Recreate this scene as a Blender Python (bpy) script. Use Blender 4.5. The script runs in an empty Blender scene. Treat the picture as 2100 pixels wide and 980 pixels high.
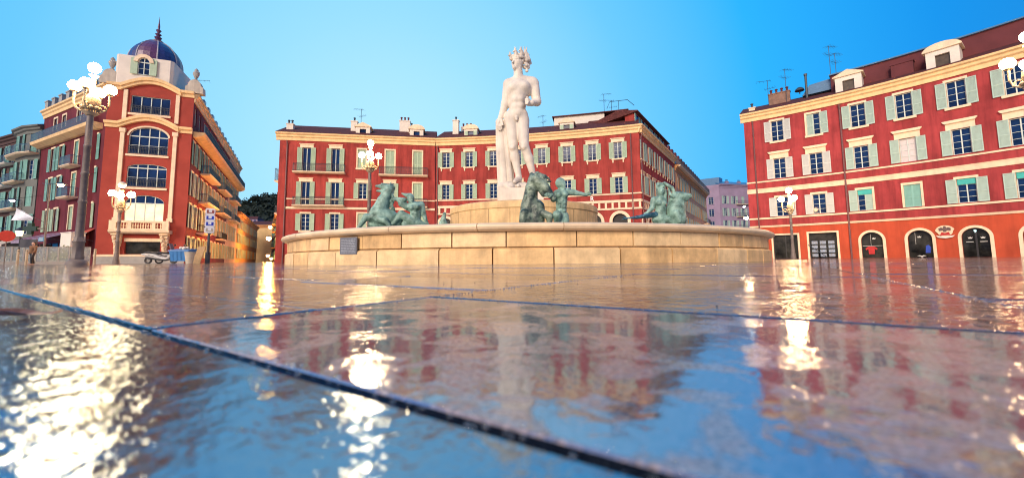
import bpy, math, random
import numpy as np
from mathutils import Vector, Matrix
random.seed(7)
R_ = math.radians
scene = bpy.context.scene
COL = scene.collection

# ------------------------------------------------------------------ camera
PITCH, ROLL, CAMZ = R_(5.2), 0.008, 0.10
cam_d = bpy.data.cameras.new('camera')
cam = bpy.data.objects.new('camera', cam_d)
COL.objects.link(cam)
fwd = Vector((0, math.cos(PITCH), math.sin(PITCH)))
rg0 = Vector((1, 0, 0))
up0 = Vector((0, -math.sin(PITCH), math.cos(PITCH)))
rgt = math.cos(ROLL) * rg0 - math.sin(ROLL) * up0
upv = math.cos(ROLL) * up0 + math.sin(ROLL) * rg0
M = Matrix.Identity(4)
for i in range(3):
    M[i][0], M[i][1], M[i][2] = rgt[i], upv[i], -fwd[i]
M[2][3] = CAMZ
cam.matrix_world = M
FPX, CPX, CPY = 817.0, 1050.0, 458.0
cam_d.sensor_width = 36
cam_d.sensor_fit = 'HORIZONTAL'
cam_d.lens = FPX / 2100 * 36
cam_d.shift_y = -(490 - CPY) / 2100
cam_d.clip_start = 0.01
cam_d.clip_end = 3000
cam_d.dof.use_dof = True
cam_d.dof.focus_distance = 7.0
cam_d.dof.aperture_fstop = 3.4
scene.camera = cam

# ------------------------------------------------------------------ world: blue hour sky, afterglow behind the camera
scene.view_settings.view_transform = 'Standard'
scene.view_settings.look = 'None'
scene.view_settings.gamma = 1
scene.view_settings.exposure = 0.18
scene.cycles.use_denoising = True
scene.cycles.filter_width = 1.1
SUN_EL, SUN_AZ = R_(24), R_(207)          # low glow behind the camera
w = bpy.data.worlds.new('World')
scene.world = w
w.use_nodes = True
nt = w.node_tree
nt.nodes.clear()
N = nt.nodes.new
L = nt.links.new
tc = N('ShaderNodeTexCoord')
def wdot(v):
    n = N('ShaderNodeVectorMath'); n.operation = 'DOT_PRODUCT'
    L(tc.outputs['Generated'], n.inputs[0])
    n.inputs[1].default_value = Vector(v).normalized()
    return n.outputs['Value']
def wramp(fac, stops):
    r = N('ShaderNodeValToRGB')
    e = r.color_ramp.elements
    while len(e) < len(stops): e.new(0.5)
    for x, (p, c) in zip(e, stops):
        x.position = p; x.color = (*c, 1)
    L(fac, r.inputs[0])
    return r.outputs['Color']
g = Vector((math.sin(R_(-17)) * math.cos(R_(11)), math.cos(R_(-17)) * math.cos(R_(11)), math.sin(R_(11))))
front = wramp(wdot(g), [(0.0, (0.006, 0.13, 0.42)), (0.45, (0.0, 0.28, 0.80)), (0.66, (0.018, 0.43, 0.96)),
                        (0.82, (0.14, 0.56, 0.99)), (0.94, (0.31, 0.70, 1.0)), (1.0, (0.44, 0.79, 1.0))])
back = wramp(wdot((math.sin(SUN_AZ) , math.cos(SUN_AZ), 0.28)), [(0.0, (0, 0, 0)), (0.45, (0.02, 0.016, 0.014)), (0.8, (0.35, 0.27, 0.2)), (1.0, (0.9, 0.68, 0.48))])
sky = N('ShaderNodeTexSky')
sky.sky_type = 'NISHITA'
sky.sun_disc = False
sky.sun_elevation = SUN_EL
sky.sun_rotation = SUN_AZ
bg1 = N('ShaderNodeBackground'); bg1.inputs['Strength'].default_value = 1.08
bg2 = N('ShaderNodeBackground'); bg2.inputs['Strength'].default_value = 0.05
add = N('ShaderNodeMixRGB'); add.blend_type = 'ADD'; add.inputs[0].default_value = 1
L(front, add.inputs[1]); L(back, add.inputs[2])
L(add.outputs[0], bg1.inputs['Color'])
L(sky.outputs[0], bg2.inputs['Color'])
mx = N('ShaderNodeMixShader'); mx.inputs[0].default_value = 0.12
L(bg1.outputs[0], mx.inputs[1]); L(bg2.outputs[0], mx.inputs[2])
wo = N('ShaderNodeOutputWorld')
L(mx.outputs[0], wo.inputs['Surface'])
sd = bpy.data.lights.new('afterglow', 'SUN')
sd.energy = 2.9
sd.angle = R_(24)
sd.color = (1.0, 0.83, 0.67)
so = bpy.data.objects.new('afterglow', sd)
COL.objects.link(so)
sdir = Vector((math.sin(SUN_AZ) * math.cos(SUN_EL), math.cos(SUN_AZ) * math.cos(SUN_EL), math.sin(SUN_EL)))
so.rotation_euler = sdir.to_track_quat('Z', 'Y').to_euler()
so.location = (0, -30, 30)

# ------------------------------------------------------------------ helpers
def ray(px, py):
    return fwd + rgt * ((px - CPX) / FPX) + upv * ((CPY - py) / FPX)
def at_y(px, py, Y):
    d = ray(px, py); return Vector((0, 0, CAMZ)) + d * (Y / d.y)

def world_of(o):
    m = o.matrix_basis
    if o.parent: m = world_of(o.parent) @ o.matrix_parent_inverse @ m
    return m
def adopt(o, parent, keep=True):
    o.parent = parent
    o.matrix_parent_inverse = world_of(parent).inverted() if keep else Matrix.Identity(4)
def tag(o, label=None, cat=None, group=None, kind=None):
    if label: o['label'] = label
    if cat: o['category'] = cat
    if group: o['group'] = group
    if kind: o['kind'] = kind
    return o
def empty(name, loc, label, cat, group=None, rz=0):
    o = bpy.data.objects.new(name, None)
    COL.objects.link(o)
    o.location = loc
    o.rotation_euler = (0, 0, rz)
    o.empty_display_size = 0.2
    return tag(o, label, cat, group)

class MB:
    def __init__(s): s.v = []; s.f = []; s.m = []; s.mi = 0
    def face(s, pts):
        n = len(s.v); s.v += [tuple(p) for p in pts]; s.f.append(tuple(range(n, n + len(pts)))); s.m.append(s.mi)
    def box(s, x0, x1, y0, y1, z0, z1, T=None):
        p = [(x0, y0, z0), (x1, y0, z0), (x1, y1, z0), (x0, y1, z0), (x0, y0, z1), (x1, y0, z1), (x1, y1, z1), (x0, y1, z1)]
        s.hexa(p, T)
    def hexa(s, p, T=None):
        if T is not None: p = [tuple(T @ Vector(q)) for q in p]
        n = len(s.v); s.v += p
        for f in ((3, 2, 1, 0), (4, 5, 6, 7), (0, 1, 5, 4), (1, 2, 6, 5), (2, 3, 7, 6), (3, 0, 4, 7)):
            s.f.append(tuple(n + i for i in f)); s.m.append(s.mi)
    def prism(s, poly, y0, y1, T=None):           # polygon in x,z, counter-clockwise seen from -y
        a = [(x, y0, z) for x, z in poly]; b = [(x, y1, z) for x, z in poly]
        if T is not None: a = [tuple(T @ Vector(q)) for q in a]; b = [tuple(T @ Vector(q)) for q in b]
        s.face(a); s.face(b[::-1])
        k = len(poly)
        for i in range(k):
            j = (i + 1) % k
            s.face([a[j], a[i], b[i], b[j]])
    def lathe(s, prof, n=16, c=(0, 0, 0), cap=True):
        base = len(s.v)
        for r, z in prof:
            for i in range(n):
                t = 2 * math.pi * i / n
                s.v.append((c[0] + r * math.cos(t), c[1] + r * math.sin(t), c[2] + z))
        for k in range(len(prof) - 1):
            for i in range(n):
                j = (i + 1) % n
                s.f.append((base + k * n + i, base + k * n + j, base + (k + 1) * n + j, base + (k + 1) * n + i)); s.m.append(s.mi)
        if cap:
            s.f.append(tuple(base + i for i in range(n))[::-1]); s.m.append(s.mi)
            q = base + (len(prof) - 1) * n
            s.f.append(tuple(q + i for i in range(n))); s.m.append(s.mi)
    def tube(s, pts, r, n=6):
        pts = [Vector(p) for p in pts]
        rr = r if isinstance(r, (list, tuple)) else [r] * len(pts)
        base = len(s.v)
        for i, p in enumerate(pts):
            d = (pts[min(i + 1, len(pts) - 1)] - pts[max(i - 1, 0)]).normalized()
            a = d.cross(Vector((0, 0, 1)) if abs(d.z) < 0.9 else Vector((1, 0, 0))).normalized()
            b = d.cross(a)
            for k in range(n):
                t = 2 * math.pi * k / n
                s.v.append(tuple(p + (a * math.cos(t) + b * math.sin(t)) * rr[i]))
        for i in range(len(pts) - 1):
            for k in range(n):
                j = (k + 1) % n
                s.f.append((base + i * n + k, base + i * n + j, base + (i + 1) * n + j, base + (i + 1) * n + k)); s.m.append(s.mi)
        s.f.append(tuple(base + k for k in range(n))[::-1]); s.m.append(s.mi)
        q = base + (len(pts) - 1) * n
        s.f.append(tuple(q + k for k in range(n))); s.m.append(s.mi)
    def ball(s, c, r, n=14, sz=1.0):
        k = max(6, n // 2)
        s.lathe([(max(0.001, r * math.sin(math.pi * i / k)), -r * sz * math.cos(math.pi * i / k)) for i in range(k + 1)], n, c)
    def mesh(s, name, mats, smooth=None):
        me = bpy.data.meshes.new(name)
        me.from_pydata(s.v, [], s.f)
        for m in (mats if isinstance(mats, (list, tuple)) else [mats]): me.materials.append(m)
        me.polygons.foreach_set('material_index', s.m)
        me.update()
        if smooth is not None:
            me.polygons.foreach_set('use_smooth', [True] * len(me.polygons))
            try: me.set_sharp_from_angle(angle=R_(smooth))
            except Exception: pass
        return me
    def build(s, name, mats, parent=None, smooth=None, keep=True):
        return link(name, s.mesh(name, mats, smooth), parent, keep)
def link(name, me, parent=None, keep=True):
    o = bpy.data.objects.new(name, me)
    COL.objects.link(o)
    if parent: adopt(o, parent, keep)
    return o

# ------------------------------------------------------------------ materials
def mat(name, col, rough=0.7, var=0.12, scale=3.0, bump=0.0, bscale=40.0, metal=0.0, spec=0.4, col2=None, stretch=None, emit=None, estr=0.0, det=4, lo=0.35, hi=0.65, streak=0.0):
    m = bpy.data.materials.new(name)
    m.use_nodes = True
    nt = m.node_tree
    b = nt.nodes['Principled BSDF']
    b.inputs['Roughness'].default_value = rough
    b.inputs['Metallic'].default_value = metal
    b.inputs['Specular IOR Level'].default_value = spec
    c1 = tuple(max(0, x * (1 - var)) for x in col)
    c2 = col2 if col2 else tuple(min(1, x * (1 + var)) for x in col)
    tcn = nt.nodes.new('ShaderNodeTexCoord')
    src = tcn.outputs['Object']
    if stretch:
        mp = nt.nodes.new('ShaderNodeMapping'); mp.inputs['Scale'].default_value = stretch
        nt.links.new(src, mp.inputs[0]); src = mp.outputs[0]
    nz = nt.nodes.new('ShaderNodeTexNoise'); nz.inputs['Scale'].default_value = scale; nz.inputs['Detail'].default_value = det
    nz.inputs['Roughness'].default_value = 0.6
    nt.links.new(src, nz.inputs['Vector'])
    rp = nt.nodes.new('ShaderNodeValToRGB')
    rp.color_ramp.elements[0].position = lo; rp.color_ramp.elements[0].color = (*c1, 1)
    rp.color_ramp.elements[1].position = hi; rp.color_ramp.elements[1].color = (*c2, 1)
    nt.links.new(nz.outputs['Fac'], rp.inputs[0])
    colout = rp.outputs[0]
    if streak:                                       # rain streaks and grime running down
        mp2 = nt.nodes.new('ShaderNodeMapping'); mp2.inputs['Scale'].default_value = (1.7, 1.7, 0.16)
        nt.links.new(tcn.outputs['Object'], mp2.inputs[0])
        n3 = nt.nodes.new('ShaderNodeTexNoise'); n3.inputs['Scale'].default_value = 1.3; n3.inputs['Detail'].default_value = 6; n3.inputs['Roughness'].default_value = 0.65
        nt.links.new(mp2.outputs[0], n3.inputs['Vector'])
        r3 = nt.nodes.new('ShaderNodeValToRGB'); r3.color_ramp.elements[0].position = 0.42; r3.color_ramp.elements[1].position = 0.68
        q3 = 1 - streak
        r3.color_ramp.elements[0].color = (1, 1, 1, 1); r3.color_ramp.elements[1].color = (q3, q3, q3 * 1.03, 1)
        nt.links.new(n3.outputs['Fac'], r3.inputs[0])
        m3 = nt.nodes.new('ShaderNodeMixRGB'); m3.blend_type = 'MULTIPLY'; m3.inputs[0].default_value = 1
        nt.links.new(rp.outputs[0], m3.inputs[1]); nt.links.new(r3.outputs[0], m3.inputs[2]); colout = m3.outputs[0]
    nt.links.new(colout, b.inputs['Base Color'])
    if bump:
        n2 = nt.nodes.new('ShaderNodeTexNoise'); n2.inputs['Scale'].default_value = bscale; n2.inputs['Detail'].default_value = 3
        nt.links.new(src, n2.inputs['Vector'])
        bp = nt.nodes.new('ShaderNodeBump'); bp.inputs['Strength'].default_value = 1.0; bp.inputs['Distance'].default_value = bump
        nt.links.new(n2.outputs['Fac'], bp.inputs['Height']); nt.links.new(bp.outputs[0], b.inputs['Normal'])
    if emit:
        b.inputs['Emission Color'].default_value = (*emit, 1); b.inputs['Emission Strength'].default_value = estr
    return m

RED = mat('red_stucco', (0.34, 0.048, 0.050), 0.85, 0.18, 0.5, 0.006, 30, spec=0.2, streak=0.36)
LAMPRED = mat('lamp_warmed_red_stucco', (0.46, 0.075, 0.034), 0.85, 0.10, 0.6, 0.004, 30, spec=0.2, streak=0.22)  # orange glow of the nearby lamps put into the red wall colour
BRICKRED = mat('brick_red_stucco', (0.34, 0.052, 0.043), 0.85, 0.18, 0.5, 0.006, 30, spec=0.2, streak=0.36)
SHADERED = mat('shaded_red_stucco', (0.14, 0.026, 0.036), 0.85, 0.14, 0.6, 0.004, 30, spec=0.2, streak=0.3)  # red of the wings darkened in the colour where less light falls
CREAM = mat('cream_trim', (0.80, 0.62, 0.42), 0.75, 0.08, 2.0, 0.002, 60, spec=0.25, streak=0.15)
YCREAM = mat('yellow_cream_cornice', (0.82, 0.56, 0.28), 0.75, 0.08, 1.5, 0.002, 60, spec=0.25, streak=0.15)
WHITE = mat('white_plaster', (0.70, 0.63, 0.54), 0.8, 0.05, 1.5, 0.002, 40, spec=0.2)
SHUT = mat('sage_green_shutter', (0.36, 0.47, 0.33), 0.6, 0.08, 2.0)
SHUT2 = mat('grey_green_shutter', (0.37, 0.49, 0.42), 0.6, 0.08, 2.0)
SHUT3 = mat('pale_grey_shutter', (0.52, 0.53, 0.49), 0.6, 0.06, 2.0)
SHUT4 = mat('teal_green_shutter', (0.20, 0.42, 0.36), 0.6, 0.08, 2.0)
FRAME = mat('pale_window_frame', (0.55, 0.62, 0.58), 0.5, 0.04, 4)
GLASS = mat('dark_window_glass', (0.008, 0.030, 0.105), 0.06, 0.6, 0.35, spec=0.12)  # navy base colour stands in for blue sky reflected in the panes
SHOPGLASS = mat('dark_shop_glass', (0.015, 0.018, 0.02), 0.05, 0.6, 0.8, spec=0.15, col2=(0.05, 0.05, 0.045))
LITGLASS = mat('lit_window_glass', (0.8, 0.7, 0.5), 0.2, 0.1, 0.4, emit=(1.0, 0.80, 0.50), estr=1.3)
TILE = mat('roof_tile', (0.10, 0.030, 0.027), 0.8, 0.35, 5.0, 0.03, 18, spec=0.2)
MAROON = mat('maroon_render', (0.12, 0.028, 0.032), 0.85, 0.12, 0.8)
IRON = mat('dark_iron', (0.035, 0.045, 0.06), 0.5, 0.2, 6)
BLUEIRON = mat('blue_grey_iron', (0.05, 0.13, 0.22), 0.5, 0.2, 6)
PIPE = mat('drainpipe_metal', (0.16, 0.07, 0.07), 0.5, 0.15, 6)
STONE = mat('basin_limestone', (0.84, 0.54, 0.24), 0.55, 0.18, 2.2, 0.010, 14, spec=0.35, det=8, streak=0.3)
STONE_B = mat('lighter_basin_limestone', (0.84, 0.58, 0.29), 0.5, 0.16, 3.0, 0.010, 11, spec=0.35, det=8, streak=0.22)
STONE_C = mat('browner_basin_limestone', (0.76, 0.48, 0.21), 0.55, 0.22, 2.6, 0.014, 10, spec=0.35, det=8, streak=0.35)
STONED = mat('joint_shadow_stone', (0.16, 0.10, 0.06), 0.9, 0.2, 3)
STONEW = mat('pale_limestone_rim', (0.80, 0.58, 0.35), 0.45, 0.12, 1.8, 0.004, 20, spec=0.4, det=6)
MARBLE = mat('weathered_white_marble', (0.80, 0.70, 0.57), 0.6, 0.10, 1.4, 0.012, 9, spec=0.3, det=8, streak=0.22)
MARBLED = mat('stained_marble_drape', (0.76, 0.66, 0.53), 0.65, 0.14, 1.4, 0.014, 9, spec=0.3, det=8, streak=0.25)
BRONZE = mat('verdigris_bronze', (0.08, 0.17, 0.125), 0.5, 0.45, 3.6, 0.02, 12, spec=0.5, col2=(0.40, 0.62, 0.50), det=9, metal=0.0, lo=0.30, hi=0.72)
BRONZED = mat('dark_green_bronze', (0.05, 0.085, 0.07), 0.45, 0.4, 3.4, 0.02, 12, spec=0.5, col2=(0.34, 0.42, 0.30), det=9, metal=0.0, lo=0.4, hi=0.66)
BRONZEB = mat('blue_green_bronze', (0.03, 0.12, 0.19), 0.4, 0.4, 3, 0.006, 16, spec=0.6, col2=(0.12, 0.28, 0.33), metal=0.2)
GLOBE = mat('lit_lamp_globe', (0.9, 0.8, 0.6), 0.3, 0.02, 2, emit=(1.0, 0.64, 0.32), estr=210)
GLOBES = mat('lit_small_lamp_globe', (0.9, 0.8, 0.6), 0.3, 0.02, 2, emit=(1.0, 0.62, 0.30), estr=160)
OPAL = mat('unlit_opal_globe', (0.75, 0.66, 0.52), 0.3, 0.05, 2)
POST = mat('grey_brown_cast_iron', (0.17, 0.135, 0.115), 0.5, 0.15, 5, spec=0.4)
POSTG = mat('pale_gold_paint', (0.45, 0.34, 0.21), 0.4, 0.15, 5, spec=0.4)
BLACK = mat('black_plastic', (0.02, 0.02, 0.022), 0.45, 0.2, 6)
CONC = mat('grey_render', (0.33, 0.32, 0.30), 0.85, 0.12, 1.0)
# ------------------------------------------------------------------ facades
class Fac:
    """a facade line on the ground, left to right as seen from outside; u metres along it, z up, d outwards"""
    def __init__(s, pts):
        s.p = [Vector((x, y)) for x, y in pts]
        s.c = [0.0]
        for a, b in zip(s.p, s.p[1:]): s.c.append(s.c[-1] + (b - a).length)
        s.L = s.c[-1]
    def seg(s, u):
        for i in range(len(s.p) - 1):
            if u <= s.c[i + 1] or i == len(s.p) - 2: return i
    def dirv(s, u):
        i = s.seg(u); d = (s.p[i + 1] - s.p[i]).normalized(); return d
    def P(s, u, z, d=0.0):
        i = s.seg(u); t = (s.p[i + 1] - s.p[i]).normalized()
        q = s.p[i] + t * (u - s.c[i]) + Vector((t.y, -t.x)) * d
        return (q.x, q.y, z)
    def T(s, u, z=0.0, d=0.0):          # local frame: x along the wall, -y outwards
        t = s.dirv(u); a = math.atan2(t.y, t.x)
        return Matrix.Translation(s.P(u, z, d)) @ Matrix.Rotation(a, 4, 'Z')
    def cuts(s, u0, u1):
        return [u0] + [c for c in s.c if u0 + 1e-3 < c < u1 - 1e-3] + [u1]
    def sweep(s, mb, u0, u1, prof, closed=True):
        us = s.cuts(u0, u1)
        n = len(prof)
        rings = [[s.P(u, z, d) for d, z in prof] for u in us]
        for a, b in zip(rings, rings[1:]):
            for k in range(n if closed else n - 1):
                j = (k + 1) % n
                mb.face([a[k], b[k], b[j], a[j]])
        if closed: mb.face(rings[0][::-1]); mb.face(rings[-1])
    def band(s, mb, u0, u1, z0, z1, d0, d1):
        s.sweep(mb, u0, u1, [(d0, z0), (d1, z0), (d1, z1), (d0, z1)])
    def wall(s, mb, u0, u1, z0, z1, ops, rev=0.24):
        us = set(s.cuts(u0, u1)); zs = {z0, z1}
        for o in ops:
            us |= {o[0], o[1]}; zs |= {o[2], o[3]}
        us = sorted(x for x in us if u0 <= x <= u1); zs = sorted(x for x in zs if z0 <= x <= z1)
        for a, b in zip(us, us[1:]):
            if b - a < 1e-4: continue
            for c, d in zip(zs, zs[1:]):
                m, k = (a + b) / 2, (c + d) / 2
                if any(o[0] < m < o[1] and o[2] < k < o[3] for o in ops): continue
                mb.face([s.P(a, c), s.P(b, c), s.P(b, d), s.P(a, d)])
        for o in ops:
            a, b, c, d = o[:4]; ar = len(o) > 4 and o[4]
            if ar:
                r = (b - a) / 2; h = r if ar is True else ar; zc = d - h; um = (a + b) / 2
                pts = [(um - r * math.cos(math.pi * i / 12), zc + h * math.sin(math.pi * i / 12)) for i in range(13)]
                mb.face([s.P(a, d)] + [s.P(*q) for q in pts[6::-1]][0:])
                mb.face([s.P(b, d)] + [s.P(*q) for q in pts[:5:-1]])
                for q, e in zip(pts, pts[1:]):
                    mb.face([s.P(*q), s.P(*e), s.P(*e, -rev), s.P(*q, -rev)])
                top = zc
            else:
                mb.face([s.P(a, d), s.P(b, d), s.P(b, d, -rev), s.P(a, d, -rev)]); top = d
            mb.face([s.P(a, c), s.P(a, top), s.P(a, top, -rev), s.P(a, c, -rev)])
            mb.face([s.P(b, top), s.P(b, c), s.P(b, c, -rev), s.P(b, top, -rev)])
            mb.face([s.P(b, c), s.P(a, c), s.P(a, c, -rev), s.P(b, c, -rev)])
    def back(s, mb, u0, u1, z0, z1, depth):
        us = s.cuts(u0, u1)
        for a, b in zip(us, us[1:]):
            mb.face([s.P(b, z0, -depth), s.P(a, z0, -depth), s.P(a, z1, -depth), s.P(b, z1, -depth)])
        for u, q in ((u0, 1), (u1, -1)):
            f = [s.P(u, z0, -depth), s.P(u, z0, -0.01), s.P(u, z1, -0.01), s.P(u, z1, -depth)]
            mb.face(f[::q])

def arc_pts(a, b, c, n=40, ext=0.0):
    a, b, c = Vector(a), Vector(b), Vector(c)
    A = np.array([[2 * (b - a).x, 2 * (b - a).y], [2 * (c - a).x, 2 * (c - a).y]])
    o = np.linalg.solve(A, np.array([b.dot(b) - a.dot(a), c.dot(c) - a.dot(a)]))
    o = Vector((o[0], o[1])); r = (a - o).length
    t = [math.atan2((q - o).y, (q - o).x) for q in (a, b, c)]
    for i in (1, 2):
        while t[i] - t[0] > math.pi: t[i] -= 2 * math.pi
        while t[i] - t[0] < -math.pi: t[i] += 2 * math.pi
    t2 = t[2] + ext * (t[2] - t[0])
    return [(o.x + r * math.cos(t[0] + (t2 - t[0]) * i / n), o.y + r * math.sin(t[0] + (t2 - t[0]) * i / n)) for i in range(n + 1)]

CORN = lambda H, o=0.5: [(-0.05, H - 0.95), (0.10, H - 0.95), (0.12, H - 0.62), (o * 0.55, H - 0.5), (o * 0.6, H - 0.3), (o * 0.95, H - 0.2), (o, H - 0.02), (-0.05, H - 0.02)]

_cache = {}
def cached(key, fn):
    if key not in _cache: _cache[key] = fn()
    return _cache[key]

def frame_mesh(w, h, rows, cols=2, arch=False):
    mb = MB(); y0, y1 = 0.11, 0.165; e = 0.052
    if arch:
        r = w / 2; H = arch if arch is not True else r; zc = h - H; n = 12
        out = [(-r * math.cos(math.pi * i / n), zc + H * math.sin(math.pi * i / n)) for i in range(n + 1)]
        inn = [(-(r - e) * math.cos(math.pi * i / n), zc + (H - e) * math.sin(math.pi * i / n)) for i in range(n + 1)]
        for i in range(n):
            mb.prism([inn[i], out[i], out[i + 1], inn[i + 1]][::-1], y0, y1)
        mb.box(-r, -r + e, y0, y1, 0, zc); mb.box(r - e, r, y0, y1, 0, zc)
        mb.box(-r + e, r - e, y0, y1, zc - 0.05, zc + 0.05)
    else:
        mb.box(-w / 2, -w / 2 + e, y0, y1, 0, h); mb.box(w / 2 - e, w / 2, y0, y1, 0, h)
        mb.box(-w / 2 + e, w / 2 - e, y0, y1, h - e, h)
    mb.box(-w / 2 + e, w / 2 - e, y0, y1, 0, e)
    hh = h - e if not arch else h - 0.1
    for c in range(1, cols):
        x = -w / 2 + w * c / cols
        top = hh
        if arch:
            r = w / 2; H = arch if arch is not True else r
            top = h - H + H * math.sqrt(max(0, 1 - (x / r) ** 2)) - 0.04
        mb.box(x - 0.036, x + 0.036, y0 + 0.006, y1, e, top)
    for k in range(1, rows):
        z = (h if not arch else h - (arch if arch is not True else w / 2)) * k / rows
        mb.box(-w / 2 + e, w / 2 - e, y0 + 0.02, y1 - 0.01, z - 0.014, z + 0.014)
    return mb.mesh('window_frame', FRAME)
def pane_mesh(w, h, arch, m):
    mb = MB(); y = 0.17
    if arch:
        r = w / 2; H = arch if arch is not True else r; zc = h - H
        mb.prism([(-r, 0), (r, 0)] + [(r * math.cos(math.pi * i / 12), zc + H * math.sin(math.pi * i / 12)) for i in range(13)], y, y + 0.05)
    else: mb.box(-w / 2, w / 2, y, y + 0.05, 0, h)
    return mb.mesh('pane', m)
def surround_mesh(w, h, kind, m):
    mb = MB(); b = 0.15; p = -0.05
    if 'j' in kind:
        mb.box(-w / 2 - b, -w / 2, p, 0.02, 0, h); mb.box(w / 2, w / 2 + b, p, 0.02, 0, h)
    if 't' in kind: mb.box(-w / 2 - b, w / 2 + b, p - 0.01, 0.02, h, h + 0.2)
    if 'l' in kind:                                                # tall lintel with a cap
        x = w / 2 + 0.3
        mb.box(-x, x, p - 0.005, 0.02, h + 0.02, h + 0.55)
        mb.prism([(-x - 0.02, h + 0.55), (x + 0.02, h + 0.55), (x + 0.16, h + 0.72), (x + 0.16, h + 0.78), (-x - 0.16, h + 0.78), (-x - 0.16, h + 0.72)], -0.2, 0.02)
    if 'L' in kind:
        x = w / 2 + 0.3
        mb.box(-x, x, p - 0.005, 0.02, h + 0.02, h + 0.42)
        mb.box(-x - 0.08, x + 0.08, -0.16, 0.02, h + 0.42, h + 0.5)
    if 's' in kind:
        x = w / 2 + 0.28
        mb.box(-x, x, -0.15, 0.02, -0.16, -0.0)
        for q in (-1, 1): mb.box(q * (x - 0.16) - 0.07, q * (x - 0.16) + 0.07, -0.1, 0.02, -0.5, -0.16)
    if 'S' in kind:
        x = w / 2 + 0.2
        mb.box(-x, x, -0.14, 0.02, -0.2, 0.0)
    return mb.mesh('sill' if kind in ('s', 'S') else 'lintel' if kind in ('l', 'L') else 'surround', m)
def shutter_mesh(w, h, m):
    mb = MB(); s = 0.07; t = 0.045
    mb.box(0, s, -t, 0, 0, h); mb.box(w - s, w, -t, 0, 0, h)
    for z in (0, h * 0.42, h - 0.09): mb.box(s, w - s, -t, 0, z, z + 0.09)
    n = max(6, int(h / 0.085))
    for i in range(n):
        z = 0.09 + (h - 0.2) * i / n
        mb.face([(s, -t + 0.004, z), (w - s, -t + 0.004, z), (w - s, -0.008, z + 0.085), (s, -0.008, z + 0.085)])
    return mb.mesh('shutter', m)
def part_at(name, me, parent, loc=(0, 0, 0), rz=0.0):
    o = bpy.data.objects.new(name, me)
    COL.objects.link(o); o.parent = parent
    o.location = loc; o.rotation_euler = (0, 0, rz)
    return o
def window(bld, fac, u, z, w, h, sur='jls', shut='open', sm=None, rows=4, cols=2, arch=False, pane=None, trim=None, name='window', sw=None):
    sm = sm or SHUT; trim = trim or CREAM; pane = pane or GLASS
    win = bpy.data.objects.new(name, cached(('f', round(w, 2), round(h, 2), rows, cols, arch), lambda: frame_mesh(w, h, rows, cols, arch)))
    COL.objects.link(win)
    adopt(win, bld)
    win.matrix_basis = fac.T(u, z)
    part_at('pane', cached(('p', round(w, 2), round(h, 2), arch, pane.name), lambda: pane_mesh(w, h, arch, pane)), win)
    for nm, kk in (('surround', ''.join(c for c in sur or '' if c in 'jt')), ('lintel', ''.join(c for c in sur or '' if c in 'lL')), ('sill', ''.join(c for c in sur or '' if c in 'sS'))):
        if kk == 't': nm = 'lintel'
        if kk: part_at(nm, cached(('s', round(w, 2), round(h, 2), kk, trim.name), lambda: surround_mesh(w, h, kk, trim)), win)
    if shut:
        wd = sw or w * 0.56
        hw = w / 2 if shut != 'open' else w / 2 + 0.02
        me = cached(('sh', round(wd if shut == 'open' else w / 2, 2), round(h, 2), sm.name), lambda: shutter_mesh(wd if shut == 'open' else w / 2, h, sm))
        if shut == 'open':
            part_at('shutter', me, win, (hw, -0.07, 0), -R_(random.uniform(0, 5)))
            part_at('shutter', me, win, (-hw - wd * math.cos(R_(3)), -0.07 - wd * math.sin(R_(3)), 0), R_(3))
        elif shut == 'closed':
            part_at('shutter', me, win, (-w / 2, 0.09, 0)); part_at('shutter', me, win, (0, 0.09, 0))
        elif shut == 'half':                       # left leaf closed, right leaf folded out
            me2 = cached(('sh', round(w * 0.56, 2), round(h, 2), sm.name), lambda: shutter_mesh(w * 0.56, h, sm))
            part_at('shutter', me, win, (-w / 2, 0.09, 0)); part_at('shutter', me2, win, (w / 2 + 0.02, -0.07, 0), -R_(3))
        elif shut == 'half2':                      # right leaf closed, left leaf folded out
            me2 = cached(('sh', round(w * 0.56, 2), round(h, 2), sm.name), lambda: shutter_mesh(w * 0.56, h, sm))
            part_at('shutter', me, win, (0, 0.09, 0)); part_at('shutter', me2, win, (-w / 2 - 0.02 - w * 0.56, -0.09, 0), R_(2))
    return win
def op(u, z, w, h, arch=False): return (u - w / 2, u + w / 2, z, z + h, arch)
def balcony(bld, fac, u0, u1, z, depth=0.9, rail=0.95, slabm=None, railm=None, gap=0.13, solid=False):
    mb = MB()
    fac.sweep(mb, u0, u1, [(0.0, z - 0.2), (depth - 0.15, z - 0.2), (depth, z - 0.08), (depth, z), (0.0, z)])
    b = mb.build('balcony', slabm or CREAM, bld)
    r = MB(); d = depth - 0.07
    P = lambda u, q, zz: fac.P(u, zz, q)
    us = fac.cuts(u0 + 0.05, u1 - 0.05)
    path = [(us[0], 0.02)] + [(u, d) for u in us] + [(us[-1], 0.02)]
    for zz, rr in ((z + rail, 0.03), (z + 0.1, 0.02), (z + rail - 0.14, 0.015)):
        r.tube([P(u, q, zz) for u, q in path], rr, 4)
    n = max(2, int((u1 - u0) / gap))
    for i in range(n + 1):
        u = u0 + 0.05 + (u1 - u0 - 0.1) * i / n
        r.tube([P(u, d, z), P(u, d, z + rail)], 0.012, 3)
        if i % 2 == 0 and i < n:
            v = u + (u1 - u0 - 0.1) / n
            r.tube([P(u, d, z + 0.12), P(v, d, z + rail - 0.16), ], 0.010, 3)
    for q in np.arange(0.1, d, gap):
        for u in (u0 + 0.05, u1 - 0.05): r.tube([P(u, q, z), P(u, q, z + rail)], 0.012, 3)
    r.build('railing', railm or IRON, b)
    return b
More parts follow.
